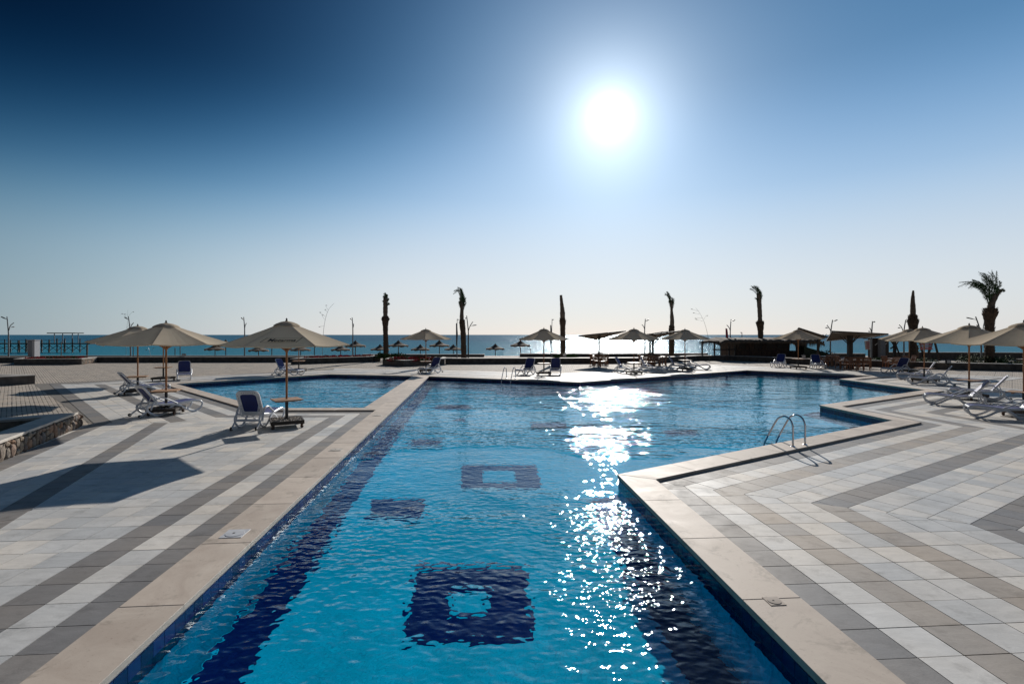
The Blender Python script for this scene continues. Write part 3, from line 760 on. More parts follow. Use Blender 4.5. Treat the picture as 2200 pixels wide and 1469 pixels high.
# printed name on the front panel of the hexagonal canopy
def logo(c):
    a0, a1 = -math.pi * 2 / 3, -math.pi / 3
    def edge(r):
        t = (r - .24) / (1.72 - .24); return 2.83 + (2.27 - 2.83) * t ** .93
    def onp(u, v):      # u across the panel (-1..1 of half width .86), v = radius along the middle
        am = -math.pi / 2; r = v / math.cos(math.pi / 6); half = v * math.tan(math.pi / 6)
        z = edge(r) - .012; x = u
        m = max(0, 1 - (x / half) ** 2); z -= .035 * m * ((r - .24) / 1.48)
        return Vector((x, -v, z + .022))
    tx = bpy.data.curves.new('printed_name', 'FONT'); tx.body = 'Metarma'; tx.size = .205; tx.shear = .45; tx.align_x = 'CENTER'; tx.align_y = 'CENTER'; tx.offset = .004; tx.resolution_u = 3
    to = bpy.data.objects.new('tmp', tx); COL.objects.link(to); dg = bpy.context.evaluated_depsgraph_get(); me = bpy.data.meshes.new_from_object(to.evaluated_get(dg)); bpy.data.objects.remove(to)
    for v in me.vertices: v.co = onp(v.co.x * .92 - .01, 1.13 - v.co.y * 1.15)
    me.materials.clear(); me.materials.append(M_INK); me.name = 'printed_name'; ob('printed_name', me, c)
    fr = MB(); q = [(-.50, 1.25), (-.36, 1.0), (.50, 1.0), (.36, 1.25)]
    for i in range(4):
        a, b = q[i], q[(i + 1) % 4]
        for k in range(8):
            t0, t1 = k / 8, (k + 1) / 8
            p0 = onp(a[0] + (b[0] - a[0]) * t0, a[1] + (b[1] - a[1]) * t0); p1 = onp(a[0] + (b[0] - a[0]) * t1, a[1] + (b[1] - a[1]) * t1); fr.bar(p0, p1, .018, .004)
    fr.build('printed_frame', M_INK, c)
logo(P3c)

# ------------------------------------------------------------ sun loungers (x = 0 head, x = 1.9 foot)
def lounger_meshes():
    D = {}
    def side(y):
        m = MB()
        m.tube(smooth_pts([(1.05, y, .30), (1.3, y, .335), (1.6, y, .36), (1.78, y, .355), (1.89, y, .29), (1.90, y, .20), (1.83, y, .09), (1.70, y, .026), (1.58, y, .03), (1.43, y, .10), (1.24, y, .23), (1.05, y, .30)], 3), .026, 8, sy=1.25)
        m.tube(smooth_pts([(1.10, y, .315), (.95, y, .24), (.80, y, .10), (.66, y, .03), (.52, y, .028), (.38, y, .09), (.27, y, .20), (.27, y, .31), (.38, y, .375), (.58, y, .36), (.85, y, .33), (1.10, y, .315)], 3), .027, 8, sy=1.25)
        m.tube(smooth_pts([(.30, y, .22), (.18, y, .12), (.09, y, .055), (.05, y, .05)], 3), .026, 8)
        return m
    for k, y in (('L', .325), ('R', -.325)): D['side' + k] = side(y).mesh('side_frame', M_PLASTIC, True)
    for k, y in (('L', .35), ('R', -.35)):
        D['arm' + k] = MB().tube(smooth_pts([(.36, y, .20), (.40, y, .36), (.48, y, .50), (.60, y, .565), (.74, y, .55), (.92, y, .45), (1.12, y, .34)], 3), [.022] * 18 + [.02], 8, sy=1.5).mesh('armrest', M_PLASTIC, True)
    D['cross'] = [MB().tube([(1.86, -.33, .315), (1.86, .33, .315)], .035, 8).mesh('foot_rail', M_PLASTIC, True), MB().tube([(.62, -.33, .345), (.62, .33, .345)], .026, 8).mesh('cross_bar', M_PLASTIC, True),
                  MB().tube([(.27, -.33, .24), (.27, .33, .24)], .034, 8).mesh('cross_bar', M_PLASTIC, True)]
    D['wheel'] = MB().tube([(0, -.02, 0), (0, .02, 0)], .05, 12).mesh('wheel', M_GRIP)
    m = MB()
    for (x0, x1, z0, z1) in ((.64, 1.25, .345, .345), (1.25, 1.84, .345, .372)):
        m.add([(x0, -.30, z0), (x1, -.30, z1), (x1, .30, z1), (x0, .30, z0), (x0, -.30, z0 - .012), (x1, -.30, z1 - .012), (x1, .30, z1 - .012), (x0, .30, z0 - .012)], [(0, 1, 2, 3), (7, 6, 5, 4), (0, 4, 5, 1), (2, 6, 7, 3), (1, 5, 6, 2), (3, 7, 4, 0)])
    D['seat'] = m.mesh('seat_sling', M_SLING)
    # backrest lies along +x from its hinge, later turned up
    def rr(w, h0, h1, r, n=4):
        pts = []
        for (cx, cy, a0) in ((h1 - r, w - r, 0), (h0 + r * .5, w - r * .5, 90), (h0 + r * .5, -w + r * .5, 180), (h1 - r, -w + r, 270)):
            q = r if cx > (h0 + h1) / 2 else r * .5
            for k in range(n + 1): a = R(a0 + 90 * k / n); pts.append((cx + q * math.cos(a), cy + q * math.sin(a)))
        return pts
    o = rr(.31, 0, .76, .13); i = rr(.215, .09, .665, .09); n = len(o); m = MB()
    vs = [(x, y, -.018) for x, y in o] + [(x, y, -.018) for x, y in i] + [(x, y, .022) for x, y in i] + [(x, y, .022) for x, y in o]; fs = []
    for k in range(n):
        l = (k + 1) % n
        fs += [(k, n + k, n + l, l), (n + k, 2 * n + k, 2 * n + l, n + l), (2 * n + k, 3 * n + k, 3 * n + l, 2 * n + l), (3 * n + k, k, l, 3 * n + l)]
    m.add(vs, fs); D['back'] = m.mesh('backrest', M_PLASTIC, False)
    s = rr(.222, .085, .672, .095); s2 = rr(.285, .05, .735, .12)
    m = MB(); m.prism(s, -.006, .006); D['bsling'] = m.mesh('back_sling', M_SLING)
    m = MB(); m.prism(s2, .0235, .034); D['bcloth'] = m.mesh('back_cloth', M_SLING)
    m = MB()
    for k in range(26):      # perforations round the back frame
        t = k / 25
        if t < .36: x, y = .12 + t / .36 * .5, -.262
        elif t < .64: x, y = .712, -.2 + (t - .36) / .28 * .4
        else: x, y = .62 - (t - .64) / .36 * .5, .262
        m.add([(x - .009, y - .009, -.0186), (x + .009, y - .009, -.0186), (x + .009, y + .009, -.0186), (x - .009, y + .009, -.0186)], [(3, 2, 1, 0)])
    D['holes'] = m.mesh('perforation', M_HOLE)
    D['prop'] = MB().tube(smooth_pts([(.30, -.22, -.02), (.16, -.22, -.22), (.10, 0, -.28), (.16, .22, -.22), (.30, .22, -.02)], 3), .012, 6).mesh('prop_bar', M_PLASTIC, True)
    return D
LM = lounger_meshes()
def lounger(hx, hy, heading, label, ang=53, group='blue and white sun loungers'):
    g = gp(hx, hy); root = empty('sun_lounger', g, R(heading), label, 'sun lounger', group)
    for k in 'LR': ob('side_frame', LM['side' + k], root); ob('armrest', LM['arm' + k], root); ob('wheel', LM['wheel'], root, (.07, .325 if k == 'L' else -.325, .05))
    [ob(q.name.split('.')[0], q, root) for q in LM['cross']]; ob('seat_sling', LM['seat'], root)
    b = ob('backrest', LM['back'], root, (.60, 0, .36), rot=(0, R(180 + ang), 0))
    # turned about y by 180+ang: +x goes back and up, so the underside (-z) faces back
    b.rotation_euler = (R(180), R(180 + ang), 0)
    b.rotation_euler = (0, R(-(180 - ang)), 0)
    ob('back_sling', LM['bsling'], b); ob('back_cloth', LM['bcloth'], b, scale=(1, 1, -1)) ; h = ob('perforation', LM['holes'], b, scale=(1, 1, -1.25)); ob('prop_bar', LM['prop'], b, scale=(1, 1, -1))
    return root
lounger(521, 926, 93, 'lounger nearest on the left, seen from behind, beside the parasol with the printed name', 62)
lounger(284, 897, 60, 'lounger tucked against the trolley of the second parasol from the left, its seat pointing right', 54)
lounger(247, 849, 52, 'lounger standing beside the leftmost parasol', 52)
lounger(396, 812, -57, 'lounger with its blue back facing us at the left corner of the side pool', 62)
lounger(590, 805, -12, 'lounger beyond the side pool, left of a dark wheeled parasol trolley', 62)
lounger(944, 799, 242, 'lounger right of the parasol at the far end of the strip between the pools', 60)
lounger(1144, 802, 243, 'lounger left of the parasol by the far pool ladder, armrest towards the ladder', 62)
lounger(1194, 802, 264, 'lounger right of the parasol by the far pool ladder, seen head on', 62)
lounger(1316, 800, -28, 'lounger left of the parasol against the sea glitter', 62)
lounger(1368, 799, -22, 'lounger just right of the parasol against the sea glitter', 62)
lounger(1430, 795, -24, 'lounger behind the one nearest the bent palm trunk, left of its parasol pole', 60)
lounger(1466, 793, -16, 'lounger whose blue back is crossed by a parasol pole right of the bent palm trunk', 58)
lounger(1681, 787, 226, 'left one of two loungers in front of the thatched beach bar', 60)
lounger(1749, 789, 253, 'right one of two loungers in front of the thatched beach bar', 60)
lounger(1950, 801, 195, 'farthest lounger on the right, under the overlapped parasol', 60)
lounger(2020, 818, 141, 'lounger with a blue back behind the parasol table on the far right', 60)
lounger(2055, 829, 138, 'lounger with a sunlit white back edge under the far right parasol', 56)
lounger(2136, 875, 143, 'nearer lounger of the crossed pair in front of the parasol on the right', 50)
lounger(2178, 862, 137, 'farther lounger of the crossed pair in front of the parasol on the right', 54)
lounger(2262, 906, 146, 'nearest lounger on the right, cut off by the edge of the photo', 52)

# ------------------------------------------------------------ pool ladders
def ladder(f1, f2, inward, label, drop=1.0):
    f1 = Vector(f1); f2 = Vector(f2); c = (f1 + f2) / 2; inn = Vector((*inward, 0)).normalized()
    root = empty('pool_ladder', (c.x, c.y, .05), 0, label, 'pool ladder', 'steel pool ladders')
    for f in (f1, f2):
        o = Vector((f.x - c.x, f.y - c.y, 0))
        prof = [(0, 0), (0, .36), (.015, .50), (.075, .605), (.18, .65), (.29, .62), (.38, .53), (.52, .27), (.64, .03), (.68, -.10), (.69, -.25), (.69, -.95)]
        pts = smooth_pts([o + inn * a + Vector((0, 0, z)) for a, z in prof], 4)
        h = MB().tube(pts, .0215, 12).build('handrail', M_STEEL, root, True)
        MB().lathe([(.05, 0), (.05, .008), (.026, .022)], 14, (o.x, o.y)).build('base_plate', M_STEEL, root, True)
    for z in (-.40, -.66, -.92):
        a = Vector((f1.x - c.x, f1.y - c.y, z)) + inn * .69; b = Vector((f2.x - c.x, f2.y - c.y, z)) + inn * .69
        MB().bar(a, b, .08, .025).build('step', M_STEEL, root)
a1_, a2_ = gp(1703.5, 959.0, .05), gp(1729.5, 955.0, .05)
ladder(a1_, a2_, (-.522, .852), 'steel ladder rails at the near right edge of the main pool')
b1_ = Vector((-.32, 28.62, .05)); b2_ = Vector((.20, 28.38, .05))
ladder(b1_, b2_, (-.40, -.917), 'steel ladder rails at the far edge of the main pool')
def lid(px, py, s, rz, label, mat, sq=True):
    g = gp(px, py, .05); root = empty('skimmer_lid', (g.x, g.y, .0512), R(rz), label, 'skimmer lid', 'covers set in the coping')
    m = MB(); m.prism([(-s, -s), (s, -s), (s, s), (-s, s)], 0, .004, .001); m.build('lid_frame', mat, root)
    m = MB(); m.lathe([(s * .82, .0045), (s * .82, .008), (s * .74, .009)], 24); m.build('lid', mat, root, True)
    m = MB(); m.lathe([(s * .13, .0095), (s * .12, .0105)], 10, (-s * .1, 0)); m.build('finger_hole', M_HOLE, root)
lid(505, 1146, .135, 4, 'white square lid in the left coping, nearest the camera', M_LID)
lid(722, 966, .13, 4, 'beige square cover in the coping halfway along the left edge', M_LIDB)
lid(811, 892, .13, 4, 'farthest square cover, in the strip between the pools', M_LIDB)
lid(1663, 1291, .075, 4, 'small worn square cover in the right coping', M_LIDC)
# ------------------------------------------------------------ walls and planters
def wall_run(pts, h, t, z0, label, name='garden_wall', cat='low wall', capw=.06, over=.4):
    c = pts[0]; root = empty(name, (c[0], c[1], z0), 0, label, cat, 'low dark stone walls')
    P = [(p[0] - c[0], p[1] - c[1]) for p in pts]
    A = loop_offset(P, -t / 2, False); B = loop_offset(P, t / 2, False); m = MB()
    for i in range(len(P) - 1): m.prism([A[i], A[i + 1], B[i + 1], B[i]], -.4, h - .05)
    m.build('wall_body', M_WALL, root)
    A = loop_offset(P, -t / 2 - capw, False); B = loop_offset(P, t / 2 + capw, False)
    for i in range(len(P) - 1):
        L = math.hypot(P[i + 1][0] - P[i][0], P[i + 1][1] - P[i][1]); k = max(1, int(L / 2.2))
        for s in range(k):
            def lp(a, b, u): return (a[0] + (b[0] - a[0]) * u, a[1] + (b[1] - a[1]) * u)
            g = .004 / max(L, .1)
            m = MB(); m.prism([lp(A[i], A[i + 1], s / k + g), lp(A[i], A[i + 1], (s + 1) / k - g), lp(B[i], B[i + 1], (s + 1) / k - g), lp(B[i], B[i + 1], s / k + g)], h - .05, h, .005); m.build('cap_slab', M_CAP, root)
    return root
wall_run([(-62, 45.2), (-37.6, 46.46), (-21.79, 46.86), (-12.6, 48.0)], .50, .35, 0, 'long low dark wall on the left, crossing behind the three beige parasols')
wall_run([(-5.83, 43.8), (4.11, 44.4), (12.54, 45.1), (18.4, 49.84), (21.4, 49.84), (23.9, 46.46), (25.7, 42.9)], .50, .4, 0, 'low dark wall with a pale cap curving behind the main pool')
wall_run([(25.7, 42.9), (28.67, 40.75), (31.7, 37.3), (35.96, 35.3), (46, 31.5)], .50, .4, 0, 'low dark wall on the right, in front of the open palm')
wall_run([(-17.3, 58), (-3.2, 58)], .50, .5, -.2, 'seaward wall left of the gap to the beach', 'sea_wall', 'sea wall')
wall_run([(.9, 58), (8, 58.2), (23, 59)], .58, .5, -.2, 'seaward wall right of the gap to the beach', 'sea_wall', 'sea wall')
wall_run([(34.6, 54), (37.6, 53.4)], .55, .5, 0, 'short piece of sea wall seen between two shade canopies', 'sea_wall', 'sea wall')
wall_run([(38.6, 52), (60, 50)], .76, .5, 0, 'seaward wall behind the striped signpost and the open palm', 'sea_wall', 'sea wall')
wall_run([(-62, 58), (-17.6, 58.2)], .34, .5, -.2, 'thin seaward wall at far left under the jetty', 'sea_wall', 'sea wall')
wall_run([(44.2, 43.6), (62, 42.5)], .45, .5, 0, 'planter wall with a pale top beside the open palm', 'garden_wall')
def blob(m, c, r, rg, sq=(1, 1, 1), seg=6):
    vs = []; fs = []; rings = [(-.55, .75), (.1, 1.0), (.7, .62)]
    for z, q in rings:
        for k in range(seg):
            a = 2 * math.pi * k / seg + rg.uniform(-.2, .2); w = q * rg.uniform(.82, 1.15); vs.append((c[0] + r * sq[0] * w * math.cos(a), c[1] + r * sq[1] * w * math.sin(a), c[2] + r * sq[2] * z * rg.uniform(.85, 1.1)))
    n = len(vs); vs.append((c[0], c[1], c[2] - r * sq[2])); vs.append((c[0] + rg.uniform(-.1, .1) * r, c[1], c[2] + r * sq[2]))
    for i in range(2):
        for k in range(seg): l = (k + 1) % seg; fs.append((i * seg + k, i * seg + l, (i + 1) * seg + l, (i + 1) * seg + k))
    for k in range(seg): l = (k + 1) % seg; fs.append((n, l, k)); fs.append((n + 1, 2 * seg + k, 2 * seg + l))
    return m.add(vs, fs)
def leafy(m, c, r, n, rg, size=.07, h=1.0):
    for _ in range(n):
        a = rg.uniform(0, 2 * math.pi); q = r * rg.random() ** .5; z = rg.random() * r * h
        p = Vector((c[0] + q * math.cos(a), c[1] + q * math.sin(a), c[2] + z * (1 - .4 * q / r))); s = size * rg.uniform(.6, 1.4)
        d = Vector((rg.uniform(-1, 1), rg.uniform(-1, 1), rg.uniform(.1, 1.2))).normalized(); e = d.orthogonal().normalized() * s * .4
        m.add([p, p + d * s * .5 + e, p + d * s, p + d * s * .5 - e], [(0, 1, 2, 3)])
rgp = random.Random(11)
def stone_face(root, a, d, L, h, nrm, cols=None):
    a = Vector(a); d = Vector(d); nrm = Vector(nrm); x = 0.0; meshes = cached('stones', lambda: [blob(MB(), (0, 0, 0), 1.0, random.Random(i), (1, 1, .55), 7).mesh('stone', M_STONE, False) for i in range(9)])
    while x < L:
        w = rgp.uniform(.13, .27); z = .0
        while z < h - .03:
            hh = min(rgp.uniform(.13, .30), h - z); 
            if h - z - hh < .07: hh = h - z
            p = a + d * (x + w / 2) + nrm * .005
            o = ob('stone', rgp.choice(meshes), root, (p.x, p.y, z + hh / 2))
            M = Matrix((( d.x, 0, nrm.x), (d.y, 0, nrm.y), (0, 1, 0))).transposed().transposed()
            o.rotation_euler = M.to_euler(); o.rotation_euler.rotate_axis('Z', rgp.uniform(-.35, .35)); o.scale = (w * .56, hh * .56, .085 * rgp.uniform(.8, 1.3))
            z += hh
        x += w
# planter with the field-stone side, at the left edge
root = empty('stone_planter', (PbT[0], PbT[1], 0), 0, 'pointed stone planter with a wide grey cap at the left edge, beside the deck', 'planter', 'stone planters')
d1 = PbD; d2 = Vector((-.775, -.632)); n1 = Vector((.913, .408)); TH = .42
def quad(o, d, w, L, side): nn = Vector((-d.y, d.x)) * side; return [(o.x, o.y), (o.x + d.x * L, o.y + d.y * L), (o.x + d.x * L + nn.x * w, o.y + d.y * L + nn.y * w), (o.x + nn.x * w, o.y + nn.y * w)]
O0 = Vector((0, 0)); bi = loop_offset([(d1.x * 9, d1.y * 9), (0, 0), (d2.x * 9, d2.y * 9)], -.50, False)
outer = [(d1.x * 9, d1.y * 9), (0, 0), (d2.x * 9, d2.y * 9)]
bi = loop_offset(outer, .50, False)
if (Vector(bi[1]) - O0).dot(d1 + d2) < 0: bi = loop_offset(outer, -.50, False)
def lp2(a, b, u): return (a[0] + (b[0] - a[0]) * u, a[1] + (b[1] - a[1]) * u)
inn = lp2((0, 0), bi[1], .16); core = loop_offset(outer, -.09, False)
if (Vector(core[1])).dot(d1 + d2) < 0: core = loop_offset(outer, .09, False)
m = MB(); m.prism([core[1], core[0], bi[0], bi[1]][::1], -.1, TH - .06); m.prism([core[1], bi[1], bi[2], core[2]], -.1, TH - .06); m.build('wall_body', M_MORTAR, root)
for (e, b_) in ((0, 0), (2, 2)):
    K = 6
    for k in range(K):
        q = [lp2(outer[1], outer[e], k / K + .0004), lp2(outer[1], outer[e], (k + 1) / K - .0004), lp2(bi[1], bi[e], (k + 1) / K - .0004), lp2(bi[1], bi[e], k / K + .0004)]
        if sum(q[i - 1][0] * q[i][1] - q[i][0] * q[i - 1][1] for i in range(4)) < 0: q.reverse()
        MB().prism(q, TH - .058, TH, .006).build('cap_slab', M_CAP, root)
MB().prism([bi[1], bi[2], bi[0]] if True else [], -.08, .10).build('soil', M_DIRT, root)
stone_face(root, (0.02, -.0), (d1.x, d1.y), 8.6, TH - .06, (.913, .408)); 
stone_face(root, (-.12, .02), (.75, .30), .15, TH - .06, (.2, .98))
# dark-capped block farther back at the left edge
root = empty('stone_planter', (-24.89, 26.11, 0), 0, 'dark walled planter end standing on the cobbles at the left edge', 'planter', 'stone planters')
m = MB(); m.prism([(0, 0), (-.55, .35), (-7, .9), (-7.8, -4.5), (-4.2, -4.9)][::1], -.1, .40); m.build('wall_body', M_WALL, root)
m = MB(); m.prism([(.05, -.02), (-.5, .43), (-7.1, 1.0), (-7.1, .45), (-.9, -.1), (-4.0, -3.8), (-4.1, -4.8)][::1], .402, .45, .004); m.build('cap_slab', M_CAP, root)
def planter(poly, h, label, plants, nm='flower_planter', stone=None):
    c = poly[0]; root = empty(nm, (c[0], c[1], 0), 0, label, 'planter', 'flower beds in front of the sea')
    P = [(p[0] - c[0], p[1] - c[1]) for p in poly]
    if sum(P[i - 1][0] * P[i][1] - P[i][0] * P[i - 1][1] for i in range(len(P))) < 0: P.reverse()
    I = loop_offset(P, .42); O = loop_offset(P, -.05); n = len(P); m = MB()
    for i in range(n):
        j = (i + 1) % n; m.prism([P[i], P[j], I[j], I[i]], -.1, h - .05)
    m.build('wall_body', M_WALL, root)
    for i in range(n):
        j = (i + 1) % n; MB().prism([lp2(O[i], O[j], .001), lp2(O[i], O[j], .999), lp2(I[i], I[j], .999), lp2(I[i], I[j], .001)], h - .048, h, .004).build('cap_slab', M_CAP, root)
    MB().prism(I, 0, h - .12).build('soil', M_DIRT, root)
    xs = [p[0] for p in I]; ys = [p[1] for p in I]
    for (mat, name, cnt, sz, rr) in plants:
        mm = MB(); got = 0
        while got < cnt:
            x, y = rgp.uniform(min(xs), max(xs)), rgp.uniform(min(ys), max(ys))
            if len(clip_convex([(x, y), (x + .05, y), (x + .05, y + .05)], I)) >= 3 or n > 4: leafy(mm, (x, y, h - .12), rr, 26, rgp, sz, .8); got += 1
        o = mm.build(name, mat, root); o['kind'] = 'stuff'
    if stone: stone_face(root, (stone[0][0] - c[0], stone[0][1] - c[1]), stone[1], stone[2], h - .06, stone[3])
    return root
planter([(-42.3, 42.5), (-37.03, 43.03), (-38.35, 46.2), (-44.5, 46.0)], .50, 'long planter of red flowers at far left, one end faced with rough stone', [(M_RED, 'red_flowers', 60, .09, .25), (M_SHRUB, 'green_leaves', 60, .09, .25)], stone=((-37.03, 43.03), (-.384, .923), 3.3, (.923, .384)))
planter([(-19.01, 43.03), (-13.2, 47.3), (-13.6, 50.6), (-18.9, 48.6)], .50, 'low dark planter of red flowers between the parasols and the left bare palm', [(M_RED, 'red_flowers', 95, .10, .26), (M_SHRUB, 'green_leaves', 40, .09, .22)])
planter([(-10.91, 42.17), (-8.70, 40.31), (-5.83, 43.31), (-6.2, 46.4), (-10.9, 46.4)], .50, 'pointed dark planter of red flowers and green leaves below the left bare palm', [(M_RED, 'red_flowers', 70, .10, .24), (M_SHRUB, 'green_leaves', 60, .10, .24)])
def shrub(px0, px1, Y, z0, h, label, n=None):
    x0, x1 = (px0 - 1100) / F_ * Y, (px1 - 1100) / F_ * Y; root = empty('shrub', ((x0 + x1) / 2, Y, z0), 0, label, 'shrub', 'green shrubs along the sea front')
    m = MB(); w = (x1 - x0) / 2; k = n or int(14 * w + 6)
    for _ in range(k): leafy(m, (rgp.uniform(-w, w) * .92, rgp.uniform(-.5, .5), 0), h * rgp.uniform(.5, 1.0), 70, rgp, .11, 1.2)
    o = m.build('foliage', M_SHRUB, root); o['kind'] = 'stuff'
    MB().tube([(0, 0, -.1), (.02, 0, h * .5)], .025, 6).build('stem', M_DARKW, root)
shrub(812, 868, 47.5, .30, .55, 'green shrub at the foot of the left bare palm')
shrub(1865, 1905, 44.5, .05, .5, 'dark green shrub behind the wall, right of the shade canopy with crossed braces')
shrub(1940, 2002, 41.5, .1, .55, 'yellow green shrub at the foot of the striped signpost')
shrub(2062, 2120, 42.5, .1, .95, 'clipped green shrub left of the open palm')
shrub(2134, 2170, 41.5, .1, .75, 'dark green shrub right of the open palm')
shrub(2150, 2230, 40.5, .1, .3, 'low ground cover at far right behind the wall')
shrub(1192, 1204, 56, -.1, .5, 'small dry shrub left of the bare trunk with a flat top')
shrub(1216, 1236, 56, -.1, .5, 'small dry shrub right of the bare trunk with a flat top')

# ------------------------------------------------------------ palms
def trunk_part(root, pts, rad, seed, boots=True, name='trunk', mat=None, spike=.16):
    r = random.Random(seed); P = smooth_pts(pts, 6); n = len(P); R_ = []
    for i in range(n):
        t = i / (n - 1) * (len(rad) - 1); k = min(int(t), len(rad) - 2); R_.append((rad[k] + (rad[k + 1] - rad[k]) * (t - k)) * (r.uniform(.93, 1.07)))
    m = MB(); m.tube(P, R_, 12)
    if boots:
        L = sum((P[i + 1] - P[i]).length for i in range(n - 1)); rows = int(L / .17)
        for j in range(rows):
            t = j / rows * (n - 1); k = int(t); p = P[k].lerp(P[min(k + 1, n - 1)], t - k); rr = R_[k]
            for q in range(9):
                a = 2 * math.pi * (q + .5 * (j % 2)) / 9 + r.uniform(-.1, .1); u = Vector((math.cos(a), math.sin(a), 0)); v = Vector((-u.y, u.x, 0))
                s = spike * r.uniform(.6, 1.3) * (rr / .28); b0 = p + u * (rr * .93)
                m.add([b0 + v * s * .45 + Vector((0, 0, -.05)), b0 - v * s * .45 + Vector((0, 0, -.05)), b0 + u * s * .42 + Vector((0, 0, s * .75)), b0 + Vector((0, 0, s * .3))], [(0, 1, 2), (0, 2, 3), (1, 3, 2)])
    return m.build(name, mat or M_TRUNK, root, False)
def frond(m, pts, n, ll, rg, droop=.3, w=.022, spread=.75):
    P = smooth_pts(pts, 5); m.tube(P, [.022 * (1 - .8 * i / len(P)) for i in range(len(P))], 5)
    for i in range(n):
        t = .12 + .88 * i / n; f = t * (len(P) - 1); k = min(int(f), len(P) - 2); p = P[k].lerp(P[k + 1], f - k); d = (P[k + 1] - P[k]).normalized()
        s = d.cross(Vector((0, 1, 0)) if abs(d.y) < .7 else Vector((1, 0, 0))).normalized(); up = s.cross(d).normalized()
        L = ll * math.sin(math.pi * min(.97, .18 + t * .75)) * rg.uniform(.8, 1.1)
        for sg in (-1, 1):
            e = (s * sg * spread + d * .75 + up * rg.uniform(-.5, .5)).normalized(); tip = p + e * L + Vector((0, 0, -droop * L)); q = e.cross(up).normalized() * w
            m.add([p - q, p + q, p + e * L * .6 + q * .8 + Vector((0, 0, -droop * L * .35)), tip], [(0, 1, 2), (0, 2, 3)])
def P3d(Y, pts): return [at(x, y, Y) for x, y in pts]
def bare_palm(Y, base, trunk_px, rad, bundle_px, brad, tufts, label, seed):
    g = at(base[0], base[1], Y); g.z = 0; root = empty('palm_tree', g, 0, label, 'palm tree', 'palms in a row along the sea front')
    loc = lambda q: q - Vector((g.x, g.y, 0)); r = random.Random(seed)
    tp = [loc(v) for v in P3d(Y, trunk_px)]; tp[0].z = -.1
    trunk_part(root, tp, rad, seed)
    bp = [loc(v) for v in P3d(Y, bundle_px)]
    trunk_part(root, bp, brad, seed + 1, False, 'tied_crown', M_DRYF)
    # loose strips on the tied part
    m = MB(); BP = smooth_pts(bp, 5)
    for _ in range(60):
        k = r.randrange(len(BP) - 1); a = r.uniform(0, 6.28); rr = brad[min(len(brad) - 1, int(k / len(BP) * len(brad)))]; u = Vector((math.cos(a), math.sin(a), 0)); p = BP[k] + u * rr * .9; s = r.uniform(.12, .3)
        m.add([p + Vector((-u.y, u.x, 0)) * .02, p - Vector((-u.y, u.x, 0)) * .02, p + u * s * .18 + Vector((0, 0, s))], [(0, 1, 2)])
    m.build('loose_fibre', M_DRYF, root)['kind'] = 'stuff'
    for i, t in enumerate(tufts):
        m = MB(); frond(m, [loc(v) + Vector((0, r.uniform(-.15, .15) * j, 0)) for j, v in enumerate(P3d(Y, t))], 56, .36, r, .12, .009, .40); m.build('frond', M_LEAF, root)
    return root
rt = random.Random(5)
def fan(cx, y0, tips, mid=.5, bend=0):
    out = []
    for (tx, ty) in tips: out.append([(cx, y0), (cx + (tx - cx) * .35 + bend, y0 + (ty - y0) * .6), (tx, ty)])
    return out
bare_palm(50, (828, 770), [(829, 772), (829, 740), (828, 705), (828, 688), (828, 680)], [.27, .25, .25, .36, .24], [(828, 690), (828, 670), (828, 648), (827.5, 640)], [.20, .24, .22, .16], fan(828, 662, [(824, 636), (828, 629), (832, 633), (835, 641), (822, 646), (837, 652), (829, 632), (826, 631)]), 'leftmost bare palm trunk with a short straight green tuft', 21)
bare_palm(48, (996, 770), [(997, 775), (996, 745), (995, 715), (993, 695), (993, 688)], [.25, .25, .25, .27, .22], [(993, 700), (992, 680), (992.5, 660), (991, 645)], [.22, .19, .17, .15], [[(993, 668), (993, 645), (990, 625), (981, 620)], [(993, 668), (992, 640), (986, 624), (973, 631)], [(993, 665), (994, 640), (991, 622), (984, 618)], [(992, 665), (990, 640), (983, 624), (976, 626)], [(993, 664), (997, 645), (998, 640)], [(993, 660), (996, 640), (992, 626)], [(993, 668), (993, 648), (988, 630)], [(992, 662), (995, 650), (999, 648)], [(992, 668), (990, 650), (988, 640)], [(993, 670), (997, 655), (999, 652)], [(992, 660), (993, 636), (989, 620)], [(992, 668), (988, 655), (987, 648)]], 'bare palm with a green tuft bent over to the left, right of a parasol', 33)
bare_palm(50, (1209, 768), [(1210, 770), (1209.5, 740), (1209, 710), (1209, 692), (1208.5, 684)], [.26, .25, .24, .31, .24], [(1208.5, 694), (1208.5, 672), (1206.5, 650), (1205, 634)], [.22, .25, .17, .12], [], 'bare palm trunk with a flat cut top and no leaves', 41)
bare_palm(52, (1442, 768), [(1442, 768), (1443, 740), (1443, 715), (1443, 705), (1443, 700)], [.26, .27, .28, .26, .22], [(1443, 706), (1444, 690), (1443, 670), (1443, 655), (1443, 645)], [.24, .22, .14, .12, .12], [[(1443, 672), (1442, 655), (1438, 640), (1430, 627)], [(1443, 672), (1441, 650), (1436, 636), (1428, 630)], [(1443, 670), (1442, 650), (1437, 634), (1433, 627)], [(1443, 668), (1440, 648), (1434, 634), (1430, 633)], [(1443, 668), (1446, 652), (1445, 640)], [(1443, 660), (1445, 645), (1443, 638)], [(1443, 670), (1440, 655), (1437, 646)], [(1443, 668), (1441, 645), (1436, 630)]], 'bare palm with a small tuft leaning left, between two parasols over the glitter', 57)
